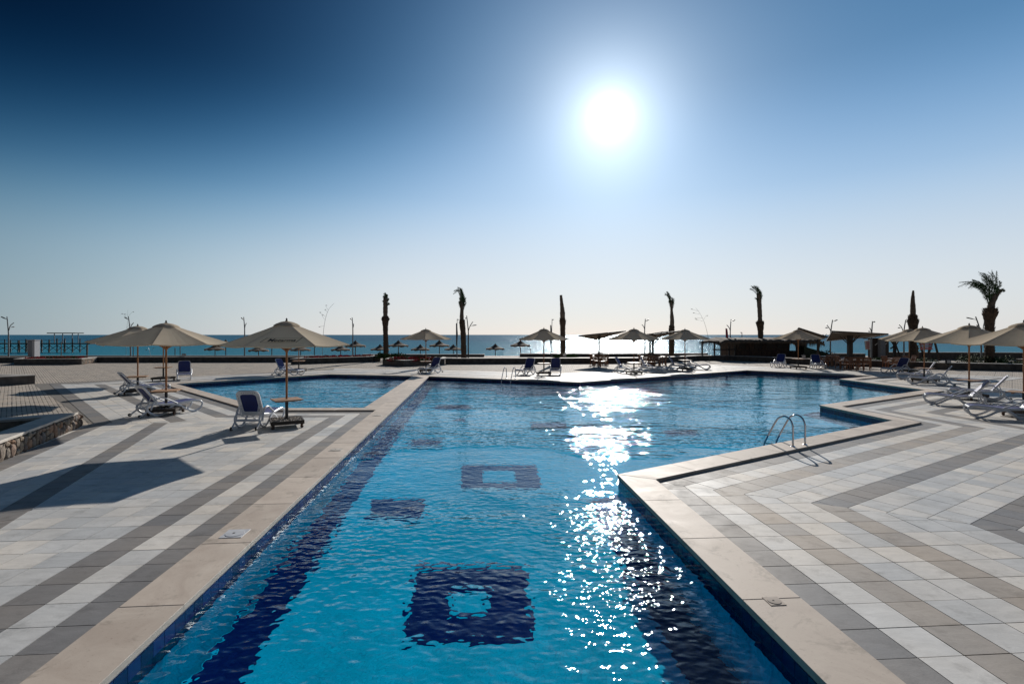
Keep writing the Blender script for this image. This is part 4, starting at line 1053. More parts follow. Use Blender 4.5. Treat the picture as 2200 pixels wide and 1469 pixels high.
bare_palm(51, (1633, 768), [(1634, 770), (1634, 735), (1634, 712), (1633, 697), (1633, 690)], [.24, .24, .25, .35, .25], [(1633, 697), (1632.5, 675), (1631, 650), (1629.5, 630)], [.22, .20, .22, .19], [[(1631, 655), (1628, 635), (1622, 621), (1612, 615)], [(1631, 655), (1629, 632), (1624, 618), (1616, 614)], [(1631, 650), (1632, 632), (1627, 618), (1621, 616)], [(1630, 650), (1626, 634), (1620, 624), (1613, 620)], [(1631, 650), (1634, 636), (1632, 622)], [(1631, 648), (1632, 630), (1628, 619)], [(1630, 660), (1626, 645), (1624, 640)], [(1631, 645), (1630, 628), (1622, 618)], [(1631, 660), (1633, 640), (1631, 626)], [(1631, 640), (1628, 626), (1618, 617)]], 'bare palm standing in front of the thatched beach bar', 63)
bare_palm(47, (1961, 770), [(1962, 775), (1962, 745), (1962, 715), (1961.5, 692), (1961, 676)], [.30, .28, .27, .46, .27], [(1961, 690), (1961.5, 668), (1961, 645), (1962, 624)], [.25, .22, .17, .07], [], 'bare palm trunk with a jagged broken top above the right parasols', 71)
# the open palm
Y = 42; g = at(2125, 780, Y); root = empty('palm_tree', (g.x, g.y, .05), 0, 'open date palm at far right with green fronds swept to the left', 'palm tree', 'palms in a row along the sea front')
loc = lambda q: q - Vector((g.x, g.y, .05)); r = random.Random(81)
tp = [loc(v) for v in P3d(Y, [(2126, 784), (2126, 750), (2126, 715), (2126, 690), (2127, 676), (2128, 662)])]; tp[0].z = -.1
trunk_part(root, tp, [.34, .33, .32, .34, .50, .36], 82, spike=.16)
trunk_part(root, [loc(v) for v in P3d(Y, [(2127, 670), (2130, 655), (2134, 640), (2136, 630)])], [.34, .25, .18, .1], 83, False, 'crown_heart', M_DRYF)
FR = [[(2124, 655), (2112, 622), (2090, 607), (2058, 616)], [(2124, 655), (2115, 622), (2098, 606), (2072, 605)], [(2125, 652), (2118, 615), (2104, 600), (2084, 586)], [(2126, 650), (2120, 612), (2108, 594), (2090, 588)], [(2127, 650), (2122, 612), (2112, 596), (2100, 588)],
      [(2128, 648), (2126, 612), (2118, 594), (2110, 583)], [(2129, 648), (2130, 612), (2126, 594), (2114, 585)], [(2130, 646), (2134, 612), (2132, 595), (2128, 584)], [(2131, 646), (2138, 615), (2138, 598), (2131, 585)], [(2132, 648), (2143, 622), (2146, 608), (2144, 604)],
      [(2133, 648), (2148, 625), (2152, 616), (2160, 613)], [(2132, 648), (2147, 628), (2152, 622), (2156, 625)], [(2126, 655), (2114, 625), (2100, 612), (2082, 618)], [(2127, 655), (2118, 626), (2108, 616), (2096, 610)], [(2128, 655), (2122, 622), (2114, 606), (2104, 600)],
      [(2128, 655), (2128, 622), (2122, 606), (2114, 598)], [(2130, 655), (2134, 622), (2130, 608), (2124, 598)], [(2124, 658), (2117, 632), (2112, 622)], [(2131, 650), (2141, 628), (2142, 615), (2136, 604)], [(2129, 650), (2130, 618), (2122, 600), (2108, 592)], [(2128, 652), (2120, 620), (2106, 608), (2088, 600)],
      [(2127, 650), (2124, 625), (2116, 612), (2106, 606)], [(2130, 650), (2132, 628), (2128, 612), (2120, 604)], [(2129, 652), (2136, 632), (2138, 620), (2132, 610)]]
for i, f in enumerate(FR):
    m = MB(); dy = r.uniform(-.9, .9); frond(m, [loc(v) + Vector((0, dy * j / 3, 0)) for j, v in enumerate(P3d(Y, f))], 70, .46 if f[-1][0] < 2105 else .30, r, .40, .010, .40); m.build('frond', M_LEAF, root)
trunk_part(root, [loc(v) for v in P3d(Y, [(2132, 655), (2142, 635), (2150, 622)])], [.15, .12, .08], 84, False, 'dry_frond_sheaf', M_DRYF)
# small yucca by the signpost
g = at(1971, 768, 49); root = empty('yucca', (g.x, g.y, 0), 0, 'small bright green yucca beside the striped signpost', 'yucca'); r = random.Random(9)
MB().tube([(0, 0, -.1), (.02, 0, .9), (0, 0, 1.5)], [.09, .07, .06], 8).build('trunk', M_TRUNK, root)
for k in range(26):
    a = r.uniform(0, 6.28); z = r.uniform(.7, 1.7); L = r.uniform(.4, .7); d = Vector((math.cos(a), math.sin(a), r.uniform(-.1, .9))); p = Vector((0, 0, z)); s = Vector((-d.y, d.x, 0)).normalized() * .035
    MB().add([p - s, p + s, p + d * L * .6 + s, p + d * L, p + d * L * .6 - s], [(0, 1, 2, 3, 4)]).build('leaf', MATS['shrub_leaf'], root)

# ------------------------------------------------------------ thatched beach umbrellas
def thatch_mesh(seed):
    r = random.Random(seed); N = 36; prof = [(.03, 2.72), (.16, 2.56), (.36, 2.36), (.70, 2.16), (1.10, 2.03), (1.50, 1.93)]; vs = []; fs = []
    for i, (q, z) in enumerate(prof):
        for k in range(N): a = 2 * math.pi * k / N; w = 1 + r.uniform(-.04, .04) * (i > 1); vs.append((q * w * math.cos(a), q * w * math.sin(a), z + r.uniform(-.02, .02)))
    for k in range(N): a = 2 * math.pi * k / N; vs.append((1.5 * math.cos(a), 1.5 * math.sin(a), 1.72 + .07 * math.sin(a * 8 + r.random()) + r.uniform(-.03, .03)))
    for k in range(N): a = 2 * math.pi * k / N; vs.append((1.38 * math.cos(a), 1.38 * math.sin(a), 1.84))
    vs.append((0, 0, 2.5)); c = len(vs) - 1
    for i in range(7):
        for k in range(N): l = (k + 1) % N; fs.append((i * N + k, (i + 1) * N + k, (i + 1) * N + l, i * N + l))
    fs.append(tuple(range(N)))
    for k in range(N): l = (k + 1) % N; fs.append((7 * N + k, c, 7 * N + l))
    return MB().add(vs, fs).mesh('thatch_canopy', M_THATCH)
TMESH = [thatch_mesh(i) for i in range(3)]
def thatch(px, ytop, wpx, label, ribs=1.0):
    # two rows on the sloping beach; the size is the same for all, the distance follows from it
    Y = 3.05 * F_ / wpx; z = CAM_H - (ytop - HZ) * Y / F_ - 2.72
    root = empty('beach_umbrella', ((px - 1100) / F_ * Y, Y, z), rt.uniform(0, 3), label, 'beach umbrella', 'thatched umbrellas on the beach')
    ob('thatch_canopy', TMESH[rt.randrange(3)], root); ob('pole', cached('tp', lambda: MB().tube([(0, 0, -.8), (0, 0, 2.5)], .065, 8).mesh('pole', M_DARKW)), root)
thatch(462, 738.5, 41, 'thatched umbrella leftmost on the beach, below the tip of a beige parasol')
thatch(485, 729.5, 43.5, 'taller thatched umbrella second from the left on the beach')
thatch(555.5, 741, 41, 'thatched umbrella seen under the left half of the canopy with the printed name')
thatch(584, 730, 43.5, 'thatched umbrella hidden behind the canopy with the printed name, its pole showing left')
thatch(646, 740, 41, 'thatched umbrella seen under the right half of the canopy with the printed name')
thatch(675.5, 730, 43.5, 'thatched umbrella whose pole shows right of the parasol pole with the printed name')
thatch(732, 739.8, 41, 'thatched umbrella just right of the canopy with the printed name')
thatch(763.5, 731, 43.5, 'thatched umbrella with a lamp post crossing its left side')
thatch(816.5, 739.3, 40, 'thatched umbrella directly left of the leftmost bare palm')
thatch(856, 730.5, 43, 'thatched umbrella directly right of the leftmost bare palm')
thatch(903, 739.3, 40, 'thatched umbrella behind the pole of the parasol between the pools')
thatch(944, 730.3, 43.5, 'thatched umbrella right of the parasol between the pools')
thatch(974, 739.5, 38, 'thatched umbrella directly left of the palm with the bent tuft')
thatch(1064, 738, 40, 'thatched umbrella standing alone in the gap to the beach')
thatch(1118, 729.8, 43, 'rightmost thatched umbrella, left of the parasol by the pool ladder')

# ------------------------------------------------------------ lamp posts
def lamp(Y, pole, arm, label, branch=None, lamp2=None, r0=.075, col=None, base=None):
    mat = col or M_STEELP
    b = at(pole[0][0], pole[0][1], Y); g = Vector((b.x, b.y, base if base is not None else 0)); root = empty('lamp_post', g, 0, label, 'lamp post', 'curved lamp posts along the sea front')
    L = lambda q: q - g
    pp = [L(v) for v in P3d(Y, pole)]; pp[0].z = -.1; sp = smooth_pts(pp, 5); n = len(sp)
    MB().tube(sp, [r0 * (1 - .5 * i / n) for i in range(n)], 8).build('pole', mat, root, True)
    if branch:
        sp = smooth_pts([L(v) for v in P3d(Y, branch)], 5); MB().tube(sp, [.035] * len(sp), 8).build('branch', mat, root, True)
    def head(a, b_, m_):
        a, b_ = L(at(*a, Y)), L(at(*b_, Y)); d = (b_ - a); m = MB(); m.tube([a, a + d * .35], .022, 6); m.build('lamp_arm', mat, root)
        m = MB(); m.tube([a + d * .3, a + d * .45, a + d * .85, a + d], [.04, .085, .09, .03], 8, sy=.55); m.build('lamp_head', m_, root, True)
    if arm: head(arm[0], arm[1], M_IRON)
    if lamp2: head(lamp2[0], lamp2[1], M_PALE)
lamp(50, [(18.5, 766), (18.5, 735), (18, 712), (15, 680)], ((17, 687), (2, 680)), 'leftmost curved lamp post, left of the grey stone column', [(19, 710), (22, 700), (30, 693)], ((23, 703), (31, 702)))
lamp(52, [(281, 765), (280, 730), (279, 705), (276, 680)], ((277, 687), (267, 681)), 'curved lamp post rising behind the two left parasols', [(280, 707), (282, 700), (287, 693)])
lamp(52, [(525.5, 765), (525.5, 730), (525.5, 705), (523.5, 681)], ((524, 688), (518, 682)), 'lamp post between the two nearest beige parasols', [(526, 705), (527, 699), (529.5, 694)])
lamp(52, [(758, 765), (758, 735), (758, 705), (756.5, 682)], ((757, 688), (752.5, 684)), 'lamp post left of the leftmost bare palm', [(758, 706), (759.5, 700), (759.5, 695)])
lamp(54, [(982, 763), (982, 735), (982, 710), (982.3, 685)], ((982, 686), (985.5, 687)), 'thin post with a dark feather flag left of the bent palm', r0=.05)
lamp(51, [(1006, 764), (1006, 735), (1006, 710), (1002.5, 678)], ((1004, 683), (999, 684)), 'forked lamp post right of the palm with the bent tuft', [(1006.5, 710), (1010, 700), (1016, 691)], ((1010, 700), (1024, 698)), col=M_IRON)
lamp(54, [(1185.5, 762), (1185.7, 735), (1185.5, 710), (1186.2, 685)], ((1186, 688), (1190, 686)), 'thin lamp post left of the flat-topped bare trunk', r0=.05)
lamp(52, [(1385.5, 762), (1385.5, 735), (1385, 708), (1386.5, 685)], ((1386, 691), (1394.5, 686)), 'forked lamp post rising behind the parasol against the glitter', [(1385, 708), (1383, 702), (1379, 697)])
lamp(52, [(1568.5, 764), (1569, 735), (1569, 710), (1570.7, 686)], ((1570, 692), (1579.5, 687)), 'forked lamp post beside the crimson flag', [(1569, 711), (1566, 703), (1561, 698)])
lamp(55, [(1594, 745), (1594, 730), (1594, 720), (1594, 714)], ((1594, 714), (1591, 714.5)), 'small lamp standing above the thatched bar roof', r0=.06, base=.2)
lamp(48, [(1784, 766), (1784, 738), (1785, 712), (1788.7, 687)], ((1788, 691), (1799.5, 687)), 'forked lamp post at the left end of the canopy with crossed braces', [(1785, 711), (1781, 704), (1775.5, 697)], ((1781, 704), (1773, 704)))
lamp(44, [(1872, 773), (1872, 745), (1873, 712), (1874.5, 690)], ((1874, 692), (1880, 691)), 'grey lamp post in front of the kiosk with the red sign', [(1873, 714), (1870.5, 708), (1868.5, 704)], ((1871, 713), (1865.5, 711.5)))
lamp(48, [(1942, 766), (1942, 740), (1942, 712), (1946, 687)], ((1945, 691), (1951, 691)), 'forked lamp post left of the jagged bare palm', [(1940, 712), (1937, 703), (1931, 697)], ((1936, 704), (1929, 704)))
lamp(44, [(2108, 779), (2108, 745), (2105, 708), (2096, 680)], ((2098, 687), (2076, 682)), 'leaning grey lamp post left of the open palm', [(2106, 712), (2103, 702), (2098, 698)], ((2104, 703), (2099, 699)))
lamp(46, [(2115.5, 772), (2115.5, 745), (2112, 708), (2117, 684)], ((2116, 690), (2120, 686)), 'thin lamp post half hidden by the trunk of the open palm', r0=.05)
def feather(Y, x, y0, y1, w, mat, label, lean=0):
    a, b_ = at(x, y1, Y), at(x + lean, y0, Y); g = Vector((a.x, a.y, 0)); root = empty('feather_flag', g, 0, label, 'flag')
    MB().tube([Vector((0, 0, -.2)), Vector((b_.x - g.x, 0, b_.z))], .02, 6).build('flag_pole', M_IRON, root)
    wm = w * Y / F_; m = MB(); K = 10; vs = []; fs = []
    for i in range(K + 1):
        t = i / K; z = a.z + (b_.z - a.z) * t; cx = (b_.x - g.x) * t; ww = wm * (1 - .35 * abs(2 * t - 1)); dy = .05 * math.sin(t * 5)
        vs += [(cx, dy, z), (cx + ww, dy + .03, z - .05)]
    for i in range(K): fs.append((2 * i, 2 * i + 1, 2 * i + 3, 2 * i + 2))
    n = len(vs); vs += [(x_, y_ + .006, z_) for x_, y_, z_ in vs]; fs += [tuple(n + q for q in reversed(f)) for f in fs]
    m.add(vs, fs).build('flag_cloth', mat, root)
feather(54, 980, 694, 741, 3.6, M_NAVYF, 'narrow dark feather flag left of the palm with the bent tuft')
feather(54, 1182.5, 698, 738, 3, M_NAVYF, 'narrow dark feather flag left of the flat-topped bare trunk')
feather(51, 1561, 705, 739, 5.2, M_FLAG, 'tall crimson banner at the left end of the thatched bar', -2)

# ------------------------------------------------------------ bare saplings
def sapling(Y, pts, twigs, label, th=.016):
    g = at(*pts[0], Y); g.z = 0; root = empty('sapling', g, 0, label, 'sapling', 'thin bare saplings'); L = lambda q: q - g
    p = [L(v) for v in P3d(Y, pts)]; p[0].z = -.1; sp = smooth_pts(p, 5); MB().tube(sp, [th * (1.2 - .8 * i / len(sp)) for i in range(len(sp))], 5).build('stem', M_STEELP, root)
    for a, b_ in twigs: MB().tube([L(at(*a, Y)), L(at(*b_, Y))], .007, 4).build('twig', M_STEELP, root)
    for a, b_ in twigs:
        q = L(at(*b_, Y)); MB().add([q, q + Vector((.1, 0, .03)), q + Vector((.2, 0, 0)), q + Vector((.1, .02, -.03))], [(0, 1, 2, 3)]).build('leaf', M_DRYF, root)
sapling(46, [(692, 770), (694, 725), (698, 690), (706, 665), (718, 651)], [((699, 688), (691, 677)), ((700, 680), (686, 671)), ((703, 670), (697, 665)), ((697, 700), (684, 702)), ((705, 666), (699, 656))], 'thin curved sapling behind the right half of the printed canopy')
sapling(46, [(1524, 768), (1522, 730), (1514, 695), (1503, 672), (1494, 661)], [((1508, 683), (1492, 684)), ((1504, 675), (1488, 672)), ((1500, 668), (1484, 664)), ((1510, 690), (1494, 686)), ((1512, 686), (1517, 678))], 'thin curved sapling left of the thatched bar', .013)
sapling(47, [(271, 768), (271, 720), (274, 690), (274.5, 665)], [((274, 685), (266, 675)), ((274, 682), (284, 670)), ((274, 676), (260, 674)), ((272, 705), (279, 697))], 'thin bare sapling behind the leftmost parasol', .010)
sapling(47, [(327, 766), (320, 750), (313, 742)], [((322, 755), (328, 748)), ((318, 749), (312, 752))], 'small bare sapling between the two left parasol poles', .012)

# ------------------------------------------------------------ jetty
root = empty('jetty', (-125, 124, -1.8), 0, 'wooden jetty on many piles standing in the sea at far left', 'jetty')
JX0, JX1 = -45, 21.5
MB().box(JX0, JX1, -1.3, 1.3, 2.02, 2.30).build('deck', M_DARKW, root)
rj = random.Random(4); x = JX0
while x < JX1 - 1:
    dens = 3.6 if x < 0 else 1.9
    for y in (-1.1, 1.1): MB().tube([(x + rj.uniform(-.15, .15), y, -1.5), (x, y, 3.0 + rj.uniform(-.1, .45))], .13, 6).build('pile', M_DARKW, root)
    MB().bar((x, -1.15, .35), (x + dens, -1.15, 1.75), .09).build('brace', M_DARKW, root); MB().bar((x, -1.0, 1.75), (x + dens, -1.0, .35), .09).build('brace', M_DARKW, root)
    x += dens
for y in (-1.1, 1.1): MB().bar((JX0, y, 2.95), (JX1 - 8, y, 2.95), .05).build('rail', M_IRON, root)
MB().box(-14, -1.5, -1.25, -1.1, 3.0, 3.16).build('rail_board', M_SIGNW, root)
c0 = (at(110, 715, 124).x + 125, at(170, 715, 124).x + 125); zt = at(110, 716.5, 124).z + 1.8
for xx in (c0[0] + .6, (c0[0] + c0[1]) / 2 - .8, (c0[0] + c0[1]) / 2 + 1.6, c0[1] - .4): MB().tube([(xx, .2, 2.2), (xx, .2, zt)], .10, 6).build('shelter_post', M_SIGNG, root)
MB().box(c0[0], c0[1], -1.2, 1.4, zt, zt + .22).build('shelter_roof', M_IRON, root)
rg_ = at(47, 735, 123)
# grey column and small posts at the left
g = at(73, 768, 50); root = empty('stone_column', (g.x, g.y, 0), 0, 'square grey column with a pale side standing before the jetty', 'column')
MB().box(-.34, .10, -.3, .3, -.1, 2.0).build('shaft', M_COL, root); MB().box(.103, .34, -.3, .28, -.1, 1.96).build('side_panel', M_PALE, root); MB().box(-.37, .37, -.33, .33, 2.0, 2.06).build('cap', M_PALE, root)
def post(px, y0, Y, label, r_=.045, z=-.3, mat=None, name='post', cat='post'):
    a = at(px, y0, Y); root = empty(name, (a.x, a.y, 0), 0, label, cat, 'small posts along the beach'); MB().tube([(0, 0, z), (0, 0, a.z)], r_, 8).build('shaft', mat or M_DARKW, root, True); MB().lathe([(r_ * 1.2, a.z), (r_ * 1.2, a.z + .03), (.01, a.z + .05)], 8).build('top', mat or M_DARKW, root)
post(131.5, 735, 60, 'dark post before the middle of the jetty'); post(187, 741, 60, 'dark post at the right end of the jetty', .08)
post(376, 748, 62, 'short dark post just right of the second parasol pole from the left'); post(387, 741, 62, 'taller dark post above the lounger at the side pool corner')
post(1199, 739, 62, 'thin post left of the flat-topped bare trunk', .03); post(1219, 745, 62, 'thin post right of the flat-topped bare trunk', .03)
post(1140, 749, 62, 'short thin post below the parasol by the pool ladder', .03); post(1282, 741, 62, 'thin post left of the canopy pole over the glitter', .025); post(1295.5, 748, 62, 'thin post right of the canopy pole over the glitter', .025); post(1368, 747, 62, 'thin post right of the parasol in front of the glitter', .03)
g = at(284, 736, 58); root = empty('beach_sign', (g.x, g.y, 0), 0, 'small red and white sign on a dark post behind the left parasols', 'sign')
MB().tube([(.12, 0, -.4), (.12, 0, g.z - .1)], .04, 8).build('post', M_DARKW, root); MB().box(-.14, .14, -.03, -.0, g.z + .0, g.z + .25).build('red_board', M_FLAG, root); MB().box(-.14, .14, -.03, 0, g.z - .22, g.z - .003).build('white_board', M_SIGNW, root)
def flood(px, py, Y, label):
    a = at(px, py, Y); root = empty('floodlight', (a.x, a.y, a.z), 0, label, 'floodlight', 'small floodlights on the walls'); MB().box(-.17, .17, -.06, .06, 0, .28).build('housing', M_IRON, root); MB().box(-.14, .14, .061, .068, .03, .25).build('lens', M_SIGNW, root); MB().box(-.14, .14, -.068, -.061, .05, .23).build('back_plate', M_SIGNW, root)
    MB().bar((0, 0, -.12), (0, 0, 0), .05).build('bracket', M_IRON, root)
flood(395, 766, 47, 'small floodlight on the wall above the lounger at the side pool corner'); flood(1411, 770, 45.5, 'small floodlight on the wall left of the bent palm trunk'); flood(1726, 769, 44, 'pale floodlight on the wall below the thatched bar'); flood(2037, 781, 36.5, 'floodlight on the wall right of the striped signpost'); flood(1213, 766.5, 45.5, 'small floodlight at the foot of the flat-topped trunk')

# ------------------------------------------------------------ tilted shade canopies over the dining sets
def sail(corners, post_, label, Y, twin=None, wide=.09, braces=False):
    g = at(post_[0], post_[1], Y); g.z = 0; root = empty('shade_canopy', g, 0, label, 'shade canopy', 'tilted square shade canopies'); C4 = [Vector(c) - g for c in corners]
    K = 6; vs = []; fs = []
    for i in range(K + 1):
        for j in range(K + 1):
            u, v = i / K, j / K; vs.append(C4[0] * (1 - u) * (1 - v) + C4[1] * u * (1 - v) + C4[2] * u * v + C4[3] * (1 - u) * v)
    for i in range(K):
        for j in range(K): a = i * (K + 1) + j; fs.append((a, a + K + 1, a + K + 2, a + 1))
    n = len(vs); vs += [v + Vector((0, 0, -.035)) for v in vs[:n]]; fs += [tuple(n + q for q in reversed(f)) for f in fs]
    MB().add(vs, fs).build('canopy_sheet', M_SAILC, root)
    for i in range(4): MB().bar(C4[i] + Vector((0, 0, -.02)), C4[(i + 1) % 4] + Vector((0, 0, -.02)), .06, .09).build('edge_beam', M_DARKW, root)
    top = sum(C4, Vector()) / 4; tz = CAM_H - (728 - HZ) * Y / F_
    MB().bar((0, 0, -.1), (0, 0, top.z), wide * 1.4).build('post', M_DARKW, root)
    for sx, sy in ((-1, 0), (1, 0), (0, -1), (0, 1)): MB().bar((0, 0, top.z - .75), (sx * .75, sy * .75, top.z - .02 + .05 * sx), .05).build('strut', M_DARKW, root)
    if braces:
        for a, b_ in ((0, 2), (1, 3)): MB().bar(C4[a] * .96 + top * .04 + Vector((0, 0, -.07)), C4[b_] * .96 + top * .04 + Vector((0, 0, -.07)), .09, .05).build('cross_brace', M_SIGNW, root)
    return root
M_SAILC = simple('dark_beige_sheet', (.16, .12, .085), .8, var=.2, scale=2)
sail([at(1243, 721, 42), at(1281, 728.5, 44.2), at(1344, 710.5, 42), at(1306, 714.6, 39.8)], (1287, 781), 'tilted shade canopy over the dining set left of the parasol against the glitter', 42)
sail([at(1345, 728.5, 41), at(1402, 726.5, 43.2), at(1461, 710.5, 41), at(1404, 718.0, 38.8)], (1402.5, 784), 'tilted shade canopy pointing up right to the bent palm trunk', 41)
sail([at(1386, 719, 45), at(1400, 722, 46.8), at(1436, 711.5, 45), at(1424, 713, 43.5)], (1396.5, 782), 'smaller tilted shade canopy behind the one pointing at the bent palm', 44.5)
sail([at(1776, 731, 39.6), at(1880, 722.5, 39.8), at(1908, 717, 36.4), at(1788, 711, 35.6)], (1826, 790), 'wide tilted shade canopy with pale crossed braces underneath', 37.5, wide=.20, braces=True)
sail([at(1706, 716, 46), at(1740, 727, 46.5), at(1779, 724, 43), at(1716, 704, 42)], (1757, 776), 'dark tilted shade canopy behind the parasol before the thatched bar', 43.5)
# ------------------------------------------------------------ teak chairs and tables
def chair_meshes():
    D = {}
    D['seat'] = [MB().box(-.25 + .0, .25, -.23 + k * .094, -.23 + k * .094 + .085, .42, .445).mesh('seat_slat', M_WOODC) for k in range(5)]
    D['leg'] = MB().bar((0, 0, 0), (0, 0, .64), .05).mesh('leg', M_WOODC); D['rleg'] = MB().bar((0, .02, 0), (0, -.03, .44), .05).add([], []).bar((0, -.03, .44), (0, .10, .92), .05).mesh('rear_leg', M_WOODC)
    D['arm'] = MB().tube(smooth_pts([(0, -.27, .60), (0, -.2, .655), (0, .05, .655), (0, .22, .64)], 3), .032, 6).mesh('armrest', M_WOODC)
    D['top'] = MB().bar((-.27, .29, .90), (.27, .29, .90), .03, .10).mesh('top_rail', M_WOODC); D['sl'] = MB().bar((0, .235, .46), (0, .285, .87), .045, .018).mesh('back_slat', M_WOODC); D['fr'] = MB().bar((-.26, -.22, .39), (.26, -.22, .39), .03, .06).mesh('front_rail', M_WOODC)
    return D
CHM = chair_meshes()
def chair(px, py, rz, label):
    g = gp(px, py); root = empty('armchair', g, R(rz), label, 'wooden armchair', 'brown wooden armchairs at the dining tables')
    for q in CHM['seat']: ob('seat_slat', q, root)
    for s in (-1, 1): ob('leg', CHM['leg'], root, (s * .26, -.24, 0)); ob('rear_leg', CHM['rleg'], root, (s * .26, .22, 0)); ob('armrest', CHM['arm'], root, (s * .28, 0, 0))
    ob('top_rail', CHM['top'], root); ob('front_rail', CHM['fr'], root)
    for x in (-.16, -.08, 0, .08, .16): ob('back_slat', CHM['sl'], root, (x, 0, 0))
def dtable(px, py, label):
    g = gp(px, py); root = empty('dining_table', g, 0, label, 'dining table', 'brown dining tables'); MB().box(-.55, .55, -.5, .5, .71, .75).build('table_top', M_WOODC, root)
    for x, y in ((-.48, -.42), (.48, -.42), (.48, .42), (-.48, .42)): MB().bar((x, y, 0), (x, y, .71), .07).build('leg', M_WOODC, root)
dtable(1288, 782, 'dining table under the canopy left of the parasol against the glitter')
for px, py, rz, lb in ((1276, 784, 100, 'armchair at the left side of the dining table over the glitter'), (1300, 784, -95, 'armchair at the right side of the dining table over the glitter'), (1283, 787, 178, 'armchair on the near side of the dining table over the glitter, left one'), (1295, 787.5, 185, 'armchair on the near side of the dining table over the glitter, right one'), (1290, 778, 5, 'armchair on the sea side of the dining table over the glitter')): chair(px, py, rz, lb)
dtable(1392, 784, 'left dining table in the crowded set beside the bent palm'); dtable(1414, 784, 'right dining table in the crowded set beside the bent palm')
for px, py, rz, lb in ((1381, 786, 95, 'leftmost armchair of the crowded dining set beside the bent palm'), (1388, 788.5, 178, 'armchair near side, second from left in the crowded dining set'), (1397, 789, 190, 'armchair near side, in the middle of the crowded dining set'), (1409, 788.5, 175, 'armchair near side, second from right in the crowded dining set'), (1424, 786, -95, 'rightmost armchair of the crowded dining set beside the bent palm'), (1400, 780, 0, 'armchair on the sea side of the crowded dining set')): chair(px, py, rz, lb)
dtable(1826, 789, 'dining table under the canopy with crossed braces'); dtable(1849, 790, 'second dining table right of the post with crossed braces')
for px, py, rz, lb in ((1806, 791, 95, 'leftmost armchair under the canopy with crossed braces'), (1817, 794, 180, 'armchair second from left under the canopy with crossed braces'), (1830, 795, 175, 'armchair in front of the post under the canopy with crossed braces'), (1842, 795, 183, 'armchair right of the post under the canopy with crossed braces'), (1856, 795, 190, 'rightmost armchair under the canopy with crossed braces')): chair(px, py, rz, lb)
dtable(1776, 784, 'dining table beside the two loungers before the thatched bar')
for px, py, rz, lb in ((1764, 786, 95, 'armchair left of the table beside the two loungers before the bar'), (1777, 787, 180, 'armchair near side of the table beside the two loungers before the bar'), (1788, 786, -90, 'armchair right of the table beside the two loungers before the bar')): chair(px, py, rz, lb)
dtable(1925, 791, 'dining table in front of the jagged bare palm')
for px, py, rz, lb in ((1908, 791, 92, 'armchair with a sunlit arm, leftmost near the jagged palm'), (1921, 794, 175, 'armchair on the near side of the table by the jagged palm'), (1939, 791, -88, 'armchair with a sunlit arm right of the table by the jagged palm'), (1955, 789, -100, 'armchair half hidden behind the lounger by the jagged palm')): chair(px, py, rz, lb)

# ------------------------------------------------------------ thatched beach bar, pergola frame, kiosk, signs
Y = 50; g = at(1662, 770, Y); root = empty('beach_bar', (g.x, g.y, 0), 0, 'long dark beach bar with reed walls and a ragged thatched roof', 'beach bar'); S = Y / F_
X = lambda px: (px - 1662) * S
Zp = lambda py: CAM_H - (py - HZ) * S
for k in range(12):
    x0, x1 = X(1583) + k * (X(1692) - X(1583)) / 12, X(1583) + (k + 1) * (X(1692) - X(1583)) / 12
    MB().box(x0 + .012, x1 - .012, -.05 - .02 * (k % 2), .05, Zp(752.5), Zp(733)).build('reed_panel', M_REED, root)
for k in range(16):
    x0, x1 = X(1583) + k * (X(1750) - X(1583)) / 16, X(1583) + (k + 1) * (X(1750) - X(1583)) / 16
    MB().box(x0 + .012, x1 - .012, -.05 - .02 * (k % 2), .05, -.1, Zp(753)).build('reed_panel', M_REED, root)
MB().box(X(1583), X(1692), -.12, .02, Zp(753.2), Zp(752)).build('counter_rail', M_DARKW, root)
for a, b_ in ((1586, 1600), (1620, 1636), (1646, 1666), (1668, 1689)): MB().box(X(a), X(b_), -.11, -.075, Zp(748), Zp(738)).build('shutter_frame', M_DARKW, root)
for px in (1579, 1694, 1712, 1731, 1758): MB().bar((X(px), 0, -.1), (X(px), 0, Zp(727)), .16).build('post', M_DARKW, root)
MB().box(X(1712), X(1731), -.04, .04, Zp(753), Zp(732)).build('reed_panel', M_REED, root); MB().box(X(1583), X(1700), 3.9, 4.0, -.1, Zp(733)).build('back_wall', M_REED, root); MB().box(X(1583) - .02, X(1583) + .06, .1, 3.9, -.1, Zp(733)).build('side_wall', M_REED, root)
th = MB(); NXR = 60; rr_ = random.Random(12)
for j, (yy, zz) in enumerate(((-.75, 732.5), (-.55, 729.5), (.6, 726.5), (2.0, 725), (3.4, 726.5), (4.6, 731))):
    for i in range(NXR + 1):
        px = 1541 + (1762 - 1541) * i / NXR; en = min(i, NXR - i); drop = max(0, 4 - en) ** 1.5 * .9
        th.v.append((X(px), yy, Zp(zz + drop + rr_.uniform(-.9, .9))))
for j in range(5):
    for i in range(NXR): th.f.append((j * (NXR + 1) + i, j * (NXR + 1) + i + 1, (j + 1) * (NXR + 1) + i + 1, (j + 1) * (NXR + 1) + i)); th.m.append(0)
n = len(th.v); th.v += [(a, b_, c - .22) for a, b_, c in th.v]; F0 = list(th.f)
for f in F0: th.f.append(tuple(q + n for q in reversed(f))); th.m.append(0)
for i in range(NXR): th.f.append((i, n + i, n + i + 1, i + 1)); th.m.append(0)
th.build('thatched_roof', M_THATCH, root)
fr = MB()
